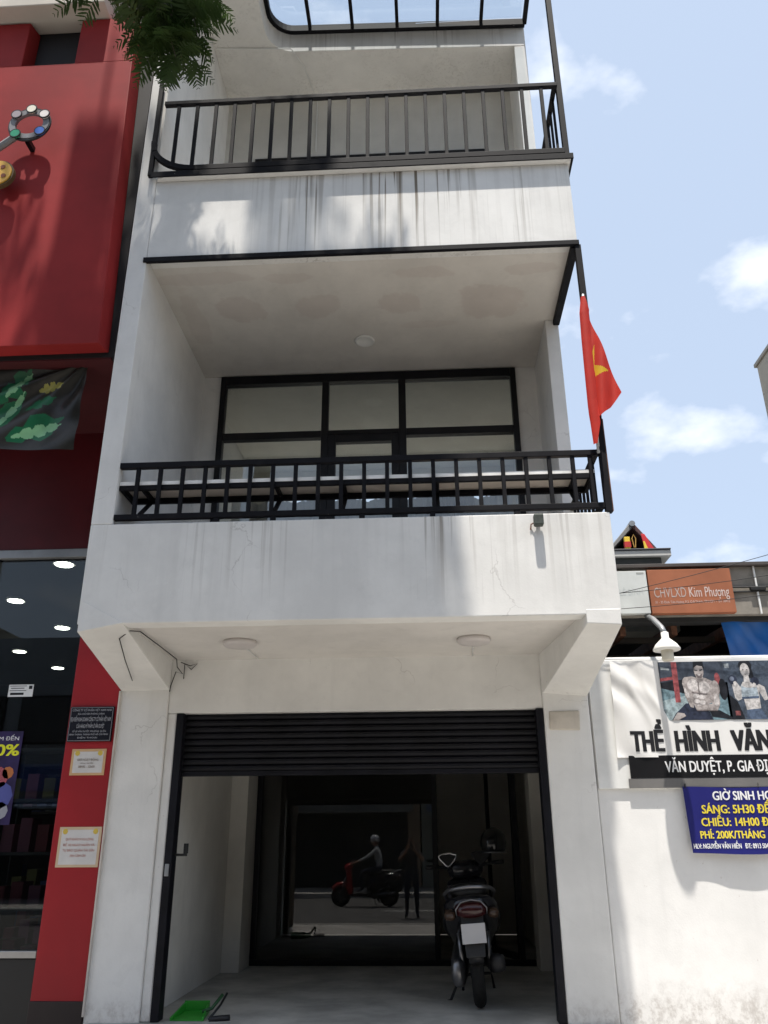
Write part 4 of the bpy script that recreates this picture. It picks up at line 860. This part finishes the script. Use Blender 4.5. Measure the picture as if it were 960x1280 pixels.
# dustpan
dp = thing('dustpan', 'bright green plastic dustpan on the garage floor by the left jamb', 'dustpan', (-1.85, .1, .36))
m_green = M('green plastic', (.03, .30, .03), .4, 0, .4, .1)
MB().hexa([(-2.0, .06, .362), (-1.74, .06, .362), (-1.78, .40, .362), (-1.98, .40, .362), (-2.0, .06, .368), (-1.74, .06, .368), (-1.78, .40, .378), (-1.98, .40, .378)]).hexa([(-2.0, .06, .367), (-1.985, .06, .367), (-1.965, .40, .367), (-1.98, .40, .367), (-2.0, .06, .385), (-1.985, .06, .385), (-1.965, .40, .44), (-1.98, .40, .44)]).hexa([(-1.755, .06, .367), (-1.74, .06, .367), (-1.78, .40, .367), (-1.795, .40, .367), (-1.755, .06, .385), (-1.74, .06, .385), (-1.78, .40, .44), (-1.795, .40, .44)]).box(-1.98, -1.78, .385, .40, .367, .445).build('pan', m_green, dp, .003)
MB().tube([(-1.79, .20, .40), (-1.72, .22, .42), (-1.66, .3, .50)], .013, 8).build('handle', M('dark green plastic', (.02, .08, .03), .5), dp, 0, True)
br = thing('hand_broom', 'small dark broom lying beside the green dustpan', 'broom', (-1.64, .2, .36))
MB().tube([(-1.70, .06, .375), (-1.60, .08, .378), (-1.55, .10, .38)], [.018, .022, .02], 8).build('bristles', m_blackpl, br, 0, True)
MB().tube([(-1.70, .06, .375), (-1.66, .25, .44), (-1.64, .36, .50)], .009, 8).build('handle', m_blackpl, br, 0, True)

# ------------------------------------------------------------------ street tree (feathery leaves) in front of the house
npr = np.random.default_rng(11)
def leaf_mat(name, c1, c2):
    t = NT(name); t.set(.5, 0, .3); c = t.mix(t.ramp(t.noise(2.3, 4), .3, .7), c1, c2); t.color(c)
    tr_ = t.n.new('ShaderNodeBsdfTranslucent'); t.link(c, tr_.inputs['Color']); mx = t.n.new('ShaderNodeMixShader'); mx.inputs[0].default_value = .32
    t.link(t.b.outputs[0], mx.inputs[1]); t.link(tr_.outputs[0], mx.inputs[2]); t.link(mx.outputs[0], t.out.inputs['Surface']); return t.m
m_leaf = leaf_mat('feathery leaf', (.026, .054, .012), (.065, .11, .028)); m_bark = M('grey bark', (.10, .085, .07), .9, 0, .1, .3, 6, .8, 25)
def frond(base, d, upv, ln, npairs, pin, fine, V, F):
    """one feathery leaf: a curved rachis with paired pinnae; fine gives each pinna its own small leaflets"""
    d = d/np.linalg.norm(d); side = np.cross(d, upv); side /= max(1e-6, np.linalg.norm(side)); nrm = np.cross(side, d)
    for i in range(npairs):
        t = (i+1)/npairs; p = base+d*ln*t-np.array([0, 0, 1.])*ln*.28*t*t
        w = pin*math.sin(math.pi*(.18+.75*t))
        for s_ in (-1, 1):
            q = side*s_*math.cos(.6)+d*math.sin(.6)*.8-np.array([0, 0, .25]); q = q/np.linalg.norm(q); q = q+npr.normal(0, .10, 3)
            if fine:      # solid feather strip with a slightly toothed outline
                n2 = np.cross(q, nrm); n2 = n2/max(1e-6, np.linalg.norm(n2))*w*.115; k = 6; n = len(V)
                for j in range(k+1):
                    tt = j/k; g = (math.sin(math.pi*(.12+.86*tt))**.6)*(1.0 if j % 2 else .82); c = p+q*w*tt-np.array([0, 0, 1.])*w*.12*tt*tt; V += [c+n2*g, c-n2*g]
                F += [(n+2*j, n+2*j+2, n+2*j+3, n+2*j+1) for j in range(k)]
            else:
                n2 = np.cross(q, nrm)*w*.17; n = len(V); V += [p, p+q*w*.5+n2, p+q*w, p+q*w*.5-n2]; F.append((n, n+1, n+2, n+3))
    n = len(V); tip = base+d*ln-np.array([0, 0, 1.])*ln*.28; V += [base, base+side*.006, tip]; F.append((n, n+1, n+2))
def crown_mesh(name, clusters, parent, mat_):
    V = []; F = []
    for c, r0, nf, ln, fine in clusters:
        c = np.array(c, float)
        for _ in range(nf):
            o = npr.normal(0, 1, 3); o /= np.linalg.norm(o); rad = r0*npr.random()**.5
            d = o*.8+npr.normal(0, .35, 3)+np.array([0, 0, -.05]); frond(c+o*rad*np.array([1, 1, .8]), d, np.array([npr.normal(0, .2), npr.normal(0, .2), 1.]), ln*npr.uniform(.7, 1.2), 9, ln*.42, fine, V, F)
    mb = MB(); mb.v = [tuple(map(float, v)) for v in V]; mb.f = F; mb.m = [0]*len(F); return mb.build(name, mat_, parent)
tr = thing('street_tree', 'feathery leaved street tree whose branch hangs across the top left', 'tree', (-2.9, -4.15, .13))
def wig(a, b, n=6, amp=.12):
    a, b = Vector(a), Vector(b); return [a.lerp(b, i/n)+Vector((rnd.uniform(-1, 1), rnd.uniform(-1, 1), rnd.uniform(-.5, .5)))*(amp if 0 < i < n else 0) for i in range(n+1)]
MB().tube(wig((-2.9, -4.15, 0), (-2.55, -4.0, 8.6), 9, .08), [.24, .2, .18, .17, .165, .16, .155, .15, .14, .13], 12).build('trunk', m_bark, tr, 0, True)
cl = []; limbs = MB()
targets = []
TL = math.tan(R(SUN_EL))
for i in range(21):
    y = rnd.uniform(-3.75, -3.1); targets.append(((rnd.uniform(-2.55, -.45), y, rnd.uniform(3.0, 3.95)+(FY-y)*TL), .42, 34, .46))
for i in range(8):
    y = rnd.uniform(-3.6, -3.1); x_ = rnd.choice((rnd.uniform(-2.6, -2.25), rnd.uniform(-1.45, -.85), rnd.uniform(-1.45, -.85))); targets.append(((x_, y, rnd.uniform(6.3, 6.75)+(FY-y)*TL), .2, 9, .34))
for i in range(4):
    y = rnd.uniform(-3.6, -3.1); targets.append(((rnd.uniform(-4.1, -3.45), y, rnd.uniform(5.2, 5.6)+(YR-y)*TL), .2, 10, .34))
for q, r0, nf, ln in targets:
    limbs.tube(wig((-2.55, -4.0, rnd.uniform(7.6, 8.6)), q, 5, .18), [.05, .04, .03, .02, .014, .006], 6, False); cl.append((q, r0, nf, ln, False))
# the branch that hangs into the picture
limbs.tube([(-2.55, -4.0, 8.4), (-2.45, -3.4, 8.9), (-2.25, -2.7, 8.9), (-2.0, -2.25, 8.55), (-1.95, -2.1, 8.2)], [.05, .04, .03, .018, .008], 6, False)
for q, r0, nf in (((-1.98, -2.2, 8.30), .30, 46), ((-2.05, -2.2, 7.98), .20, 34), ((-1.82, -2.2, 8.05), .20, 30), ((-1.86, -2.15, 7.72), .16, 26), ((-1.70, -2.2, 7.85), .12, 12), ((-1.62, -2.2, 8.4), .14, 12), ((-2.35, -2.2, 8.42), .16, 16), ((-2.62, -2.2, 8.42), .12, 10), ((-2.1, -2.2, 8.6), .35, 40)): cl.append(((q[0]-.12, q[1], q[2]+.14), r0*.95, int(nf*.95), .27*rnd.uniform(.8, 1.15), True))
for q, r0, nf in (((-2.17, -2.2, 8.12), 0, 0), ((-1.94, -2.2, 8.19), 0, 0), ((-1.98, -2.15, 7.75), 0, 0), ((-1.80, -2.2, 7.95), 0, 0), ((-1.72, -2.2, 8.5), 0, 0), ((-2.5, -2.2, 8.55), 0, 0), ((-2.75, -2.2, 8.55), 0, 0)):
    limbs.tube(wig((-2.1, -2.3, 8.75), q, 4, .05), [.012, .010, .008, .006, .003], 5, False)
limbs.build('limb', m_bark, tr, 0, True)
crown_mesh('crown', cl, tr, m_leaf)

# ------------------------------------------------------------------ utility pole (outside the picture; its box shades the red panel)
up_ = thing('utility_pole', 'tall grey concrete utility pole with a cabinet near its top', 'pole', (-3.02, -3.55, .13))
TL = math.tan(R(SUN_EL))
MB().tube([(-3.02, -3.55, 0), (-3.02, -3.55, 10.5)], [.15, .11], 14).build('post', m_kerb, up_, 0, True)
MB().tube([(-3.02, -3.55, 10.5), (-3.02, -3.55, 9.1+2.1*TL)], [.03, .02], 8).build('mast', m_greymetal, up_, 0, True)
MB().box(-3.26, -2.80, -3.75, -3.35, 5.2+2.1*TL, 7.2+2.1*TL).build('cabinet', m_greymetal, up_, .02)
for k in range(5): MB().tube([(-3.22+k*.09, -3.55, 7.2+2.1*TL), (-3.22+k*.09, -3.55, 7.35+2.1*TL)], [.035, .02], 8).build('insulator', m_whitemetal, up_, 0, True)

# ------------------------------------------------------------------ houses across the street (seen only in reflections)
oc = [((.42, .38, .30), 'cream'), ((.30, .33, .36), 'grey'), ((.40, .30, .22), 'tan'), ((.36, .38, .33), 'pale green'), ((.45, .43, .40), 'off white'), ((.30, .24, .2), 'brown')]
x = -24.0; k = 0
while x < 22:
    w = rnd.uniform(5.5, 8.5); h = rnd.uniform(7.5, 12.5); c, cn = oc[k % 6]
    ob = thing('shophouse', f'{cn} shophouse with dark awning across the street, {["first", "second", "third", "fourth", "fifth", "sixth", "seventh", "eighth"][k]} from the left', 'house', (x+w/2, -21, .13), 'shophouses across the street')
    MB().box(x, x+w-.05, -26, -18.6, 0, h).build('wall', plaster('facade '+cn, c, var=.1), ob, .01)
    MB().hexa([(x+.2, -18.6, 2.9), (x+w-.3, -18.6, 2.9), (x+w-.3, -16.9, 2.55), (x+.2, -16.9, 2.55), (x+.2, -18.6, 2.96), (x+w-.3, -18.6, 2.96), (x+w-.3, -16.9, 2.61), (x+.2, -16.9, 2.61)]).build('awning', M('awning sheet', (.10, .14, .22) if k % 2 else (.16, .16, .15), .6), ob, 0)
    MB().box(x+.4, x+w-.5, -18.595, -18.52, .15, 2.7).build('shop_front', m_dark, ob, .01)
    MB().box(x+.5, x+w-.6, -18.595, -18.45, 3.1, 3.9).build('sign_board', flat([(.35, .03, .03), (.05, .1, .3), (.4, .4, .38)][k % 3], 'sign board'), ob, .01)
    z = 4.5
    while z+1.6 < h:
        for j in range(3):
            wx = x+.6+j*(w-1.0)/3; f = MB().box(wx, wx+(w-1.0)/3-.5, -18.597, -18.53, z, z+1.5).build('window', m_blackalu, ob, .01)
            MB().box(wx+.06, wx+(w-1.0)/3-.56, -18.528, -18.515, z+.06, z+1.44).build('pane', m_darkglass, f)
        z += 3.0
    x += w; k += 1
# two more trees on the far pavement
for q, lab in (((-6.5, -15.6), 'round leafy tree on the far pavement left of the street'), ((4.2, -15.8), 'round leafy tree on the far pavement right of the street')):
    t2 = thing('pavement_tree', lab, 'tree', (q[0], q[1], .13), 'trees across the street')
    MB().tube(wig((q[0], q[1], .1), (q[0]+.2, q[1], 4.2), 5, .06), [.2, .17, .15, .14, .12, .1], 10).build('trunk', m_bark, t2, 0, True)
    crown_mesh('crown', [((q[0]+rnd.uniform(-1.8, 1.8), q[1]+rnd.uniform(-1.2, 1.4), rnd.uniform(4.2, 7.6)), .7, 24, .6, False) for _ in range(22)], t2, m_leaf)

# ------------------------------------------------------------------ people, seen in the reflection of the garage glass
def person(name, label, joints, edges, loc, mats, zones, rot=0):
    """joints: name -> (pos, radius); one continuous skinned body; zones(co) -> material index"""
    names = list(joints); me = bpy.data.meshes.new('body'); me.from_pydata([joints[n][0] for n in names], [(names.index(a), names.index(b)) for a, b in edges], [])
    o = bpy.data.objects.new('body', me); COL.objects.link(o)
    sk_ = o.modifiers.new('skin', 'SKIN'); sk_.use_smooth_shade = True; ss = o.modifiers.new('sub', 'SUBSURF'); ss.levels = 2; ss.render_levels = 2
    for i, n in enumerate(names):
        v = me.skin_vertices[0].data[i]; r0 = joints[n][1]; v.radius = r0 if isinstance(r0, tuple) else (r0, r0); v.use_root = (i == 0)
    bpy.context.view_layer.update()
    em = bpy.data.meshes.new_from_object(o.evaluated_get(bpy.context.evaluated_depsgraph_get())); bpy.data.objects.remove(o)
    em.materials.clear()
    for m in mats: em.materials.append(m)
    for p in em.polygons: p.material_index = zones(p.center); p.use_smooth = True
    root = thing(name, label, 'person', loc)
    em.transform(Matrix.Translation(loc) @ Matrix.Rotation(rot, 4, 'Z'))
    b = bpy.data.objects.new('body', em); COL.objects.link(b); WLOC[b.name] = (0, 0, 0); attach(b, root); return root
m_skin = M('skin', (.36, .20, .13), .5, 0, .4, .06); m_hair = M('black hair', (.01, .009, .008), .6)
m_jeans = M('dark jeans', (.025, .03, .05), .9); m_shirt = M('dark t-shirt', (.04, .04, .045), .9); m_grey = M('pale grey shirt', (.42, .43, .43), .9)
def hand(J, E, nm, wrist, d, upv):
    d = Vector(d).normalized(); u = Vector(upv).normalized(); s_ = d.cross(u)
    palm = Vector(wrist)+d*.07; J[nm+'palm'] = (tuple(palm), (.036, .018)); E.append((nm+'wrist', nm+'palm'))
    for k, (off, ln) in enumerate(((-.032, .062), (-.011, .075), (.011, .07), (.032, .055))):
        a = palm+s_*off+d*.03; b = a+d*ln*.55+u*.01; c = b+d*ln*.3+u*.03
        J[f'{nm}f{k}a'] = (tuple(a), .010); J[f'{nm}f{k}b'] = (tuple(b), .009); J[f'{nm}f{k}c'] = (tuple(c), .008)
        E += [(nm+'palm', f'{nm}f{k}a'), (f'{nm}f{k}a', f'{nm}f{k}b'), (f'{nm}f{k}b', f'{nm}f{k}c')]
    t0 = Vector(wrist)+d*.035+s_*.04; t1 = t0+d*.035+s_*.025+u*.02
    J[nm+'t0'] = (tuple(t0), .012); J[nm+'t1'] = (tuple(t1), .010); E += [(nm+'wrist', nm+'t0'), (nm+'t0', nm+'t1')]
# photographer: local +Y is where they look; stands just behind the camera
J = {'pelvis': ((0, 0, .93), (.15, .11)), 'waist': ((0, -.01, 1.08), (.135, .10)), 'chest': ((0, -.02, 1.28), (.17, .12)), 'neck0': ((0, -.02, 1.43), (.07, .07)), 'neck': ((0, 0, 1.49), .05), 'head0': ((0, .03, 1.56), (.07, .085)), 'head1': ((0, .02, 1.64), (.075, .095)), 'head2': ((0, .01, 1.70), (.05, .06))}
E_ = [('pelvis', 'waist'), ('waist', 'chest'), ('chest', 'neck0'), ('neck0', 'neck'), ('neck', 'head0'), ('head0', 'head1'), ('head1', 'head2')]
for n, s_ in (('l', -1), ('r', 1)):
    J[n+'hip'] = ((s_*.09, 0, .86), .095); J[n+'knee'] = ((s_*.11, .02, .48), .06); J[n+'calf'] = ((s_*.115, -.01, .33), .055); J[n+'ank'] = ((s_*.12, -.02, .09), .038); J[n+'toe'] = ((s_*.14, .16, .035), (.035, .03))
    J[n+'sho'] = ((s_*.18, -.02, 1.39), .062); J[n+'elb'] = ((s_*.27, .12, 1.20), .043); J[n+'wrist'] = ((s_*.085, .30, 1.42), .028)
    E_ += [('pelvis', n+'hip'), (n+'hip', n+'knee'), (n+'knee', n+'calf'), (n+'calf', n+'ank'), (n+'ank', n+'toe'), ('chest', n+'sho'), (n+'sho', n+'elb'), (n+'elb', n+'wrist')]
    hand(J, E_, n, J[n+'wrist'][0], (-s_*.25, .35, .8), (0, 1, 0))
def zph(c):
    if c.z > 1.47: return 2 if (c.z > 1.66 or (c.y < .0 and c.z > 1.54)) else 0
    if c.y > .11 and c.z > 1.1: return 0
    if c.z < .98: return 1 if c.z > .07 else 2
    return 3
ph = person('person', 'person in dark clothes holding up a phone, reflected in the garage glass', J, E_, (-.46, -7.48, .004), [m_skin, m_jeans, m_hair, m_shirt], zph)
phn = thing('phone', 'black phone held up by the person in dark clothes', 'phone', (-.44, -7.1, 1.5))
MB().box(-.477, -.403, -7.105, -7.096, 1.46, 1.615).build('body', m_blackpl, phn, .006)
# rider on a motorbike passing behind the camera, heading left
RL = Vector((-2.0, -11.0, .004)); rot = R(90)
bk_ = thing('motorbike', 'red and black motorbike passing on the road, reflected in the garage glass', 'motorbike', (-2.0, -11.0, .004))
scooter(bk_, Matrix.Translation((-1.15, -11.0, .004)) @ Matrix.Rotation(rot, 4, 'Z'), m_scpaint, M('red motorbike paint', (.35, .02, .02), .3))
J = {'pelvis': ((0, .22, .96), (.15, .13)), 'waist': ((0, .24, 1.10), (.13, .11)), 'chest': ((0, .30, 1.32), (.17, .12)), 'neck0': ((0, .34, 1.46), .07), 'neck': ((0, .36, 1.52), .05), 'head0': ((0, .39, 1.58), (.07, .085)), 'head1': ((0, .38, 1.66), (.075, .09)), 'head2': ((0, .37, 1.72), .05)}
E_ = [('pelvis', 'waist'), ('waist', 'chest'), ('chest', 'neck0'), ('neck0', 'neck'), ('neck', 'head0'), ('head0', 'head1'), ('head1', 'head2')]
for n, s_ in (('l', -1), ('r', 1)):
    J[n+'hip'] = ((s_*.11, .30, .93), .095); J[n+'knee'] = ((s_*.17, .72, .86), .062); J[n+'calf'] = ((s_*.16, .74, .62), .055); J[n+'ank'] = ((s_*.14, .72, .43), .038); J[n+'toe'] = ((s_*.15, .90, .385), (.035, .03))
    J[n+'sho'] = ((s_*.18, .32, 1.42), .062); J[n+'elb'] = ((s_*.29, .58, 1.22), .043); J[n+'wrist'] = ((s_*.32, .86, 1.10), .028)
    E_ += [('pelvis', n+'hip'), (n+'hip', n+'knee'), (n+'knee', n+'calf'), (n+'calf', n+'ank'), (n+'ank', n+'toe'), ('chest', n+'sho'), (n+'sho', n+'elb'), (n+'elb', n+'wrist')]
    hand(J, E_, n, J[n+'wrist'][0], (0, .8, -.25), (0, -.2, -1))
def zri(c):
    if c.z > 1.5: return 0
    if c.y > .8 and c.z > 1.0: return 0
    if c.z < 1.0 or (c.y > .45 and c.z < .98): return 1
    return 3
rd_ = person('person', 'helmeted rider in a pale grey shirt on the red motorbike', J, E_, (-1.15, -11.0, .004), [m_skin, m_jeans, m_hair, m_grey], zri, rot)
rh = thing('helmet', 'silver helmet worn by the motorbike rider', 'helmet', (-1.53, -11.0, 1.62))
MB().lathe((-1.53, -11.0, 1.605), [(.115, 0), (.13, .04), (.132, .09), (.115, .14), (.07, .175), (.01, .185)], 24).build('shell', M('silver helmet', (.5, .5, .52), .2, .3), rh, 0, True)
MB().hexa([(-1.76, -11.09, 1.63), (-1.62, -11.1, 1.65), (-1.62, -10.9, 1.65), (-1.76, -10.91, 1.63), (-1.76, -11.09, 1.64), (-1.62, -11.1, 1.67), (-1.62, -10.9, 1.67), (-1.76, -10.91, 1.64)]).build('visor', m_blackpl, rh, .004)
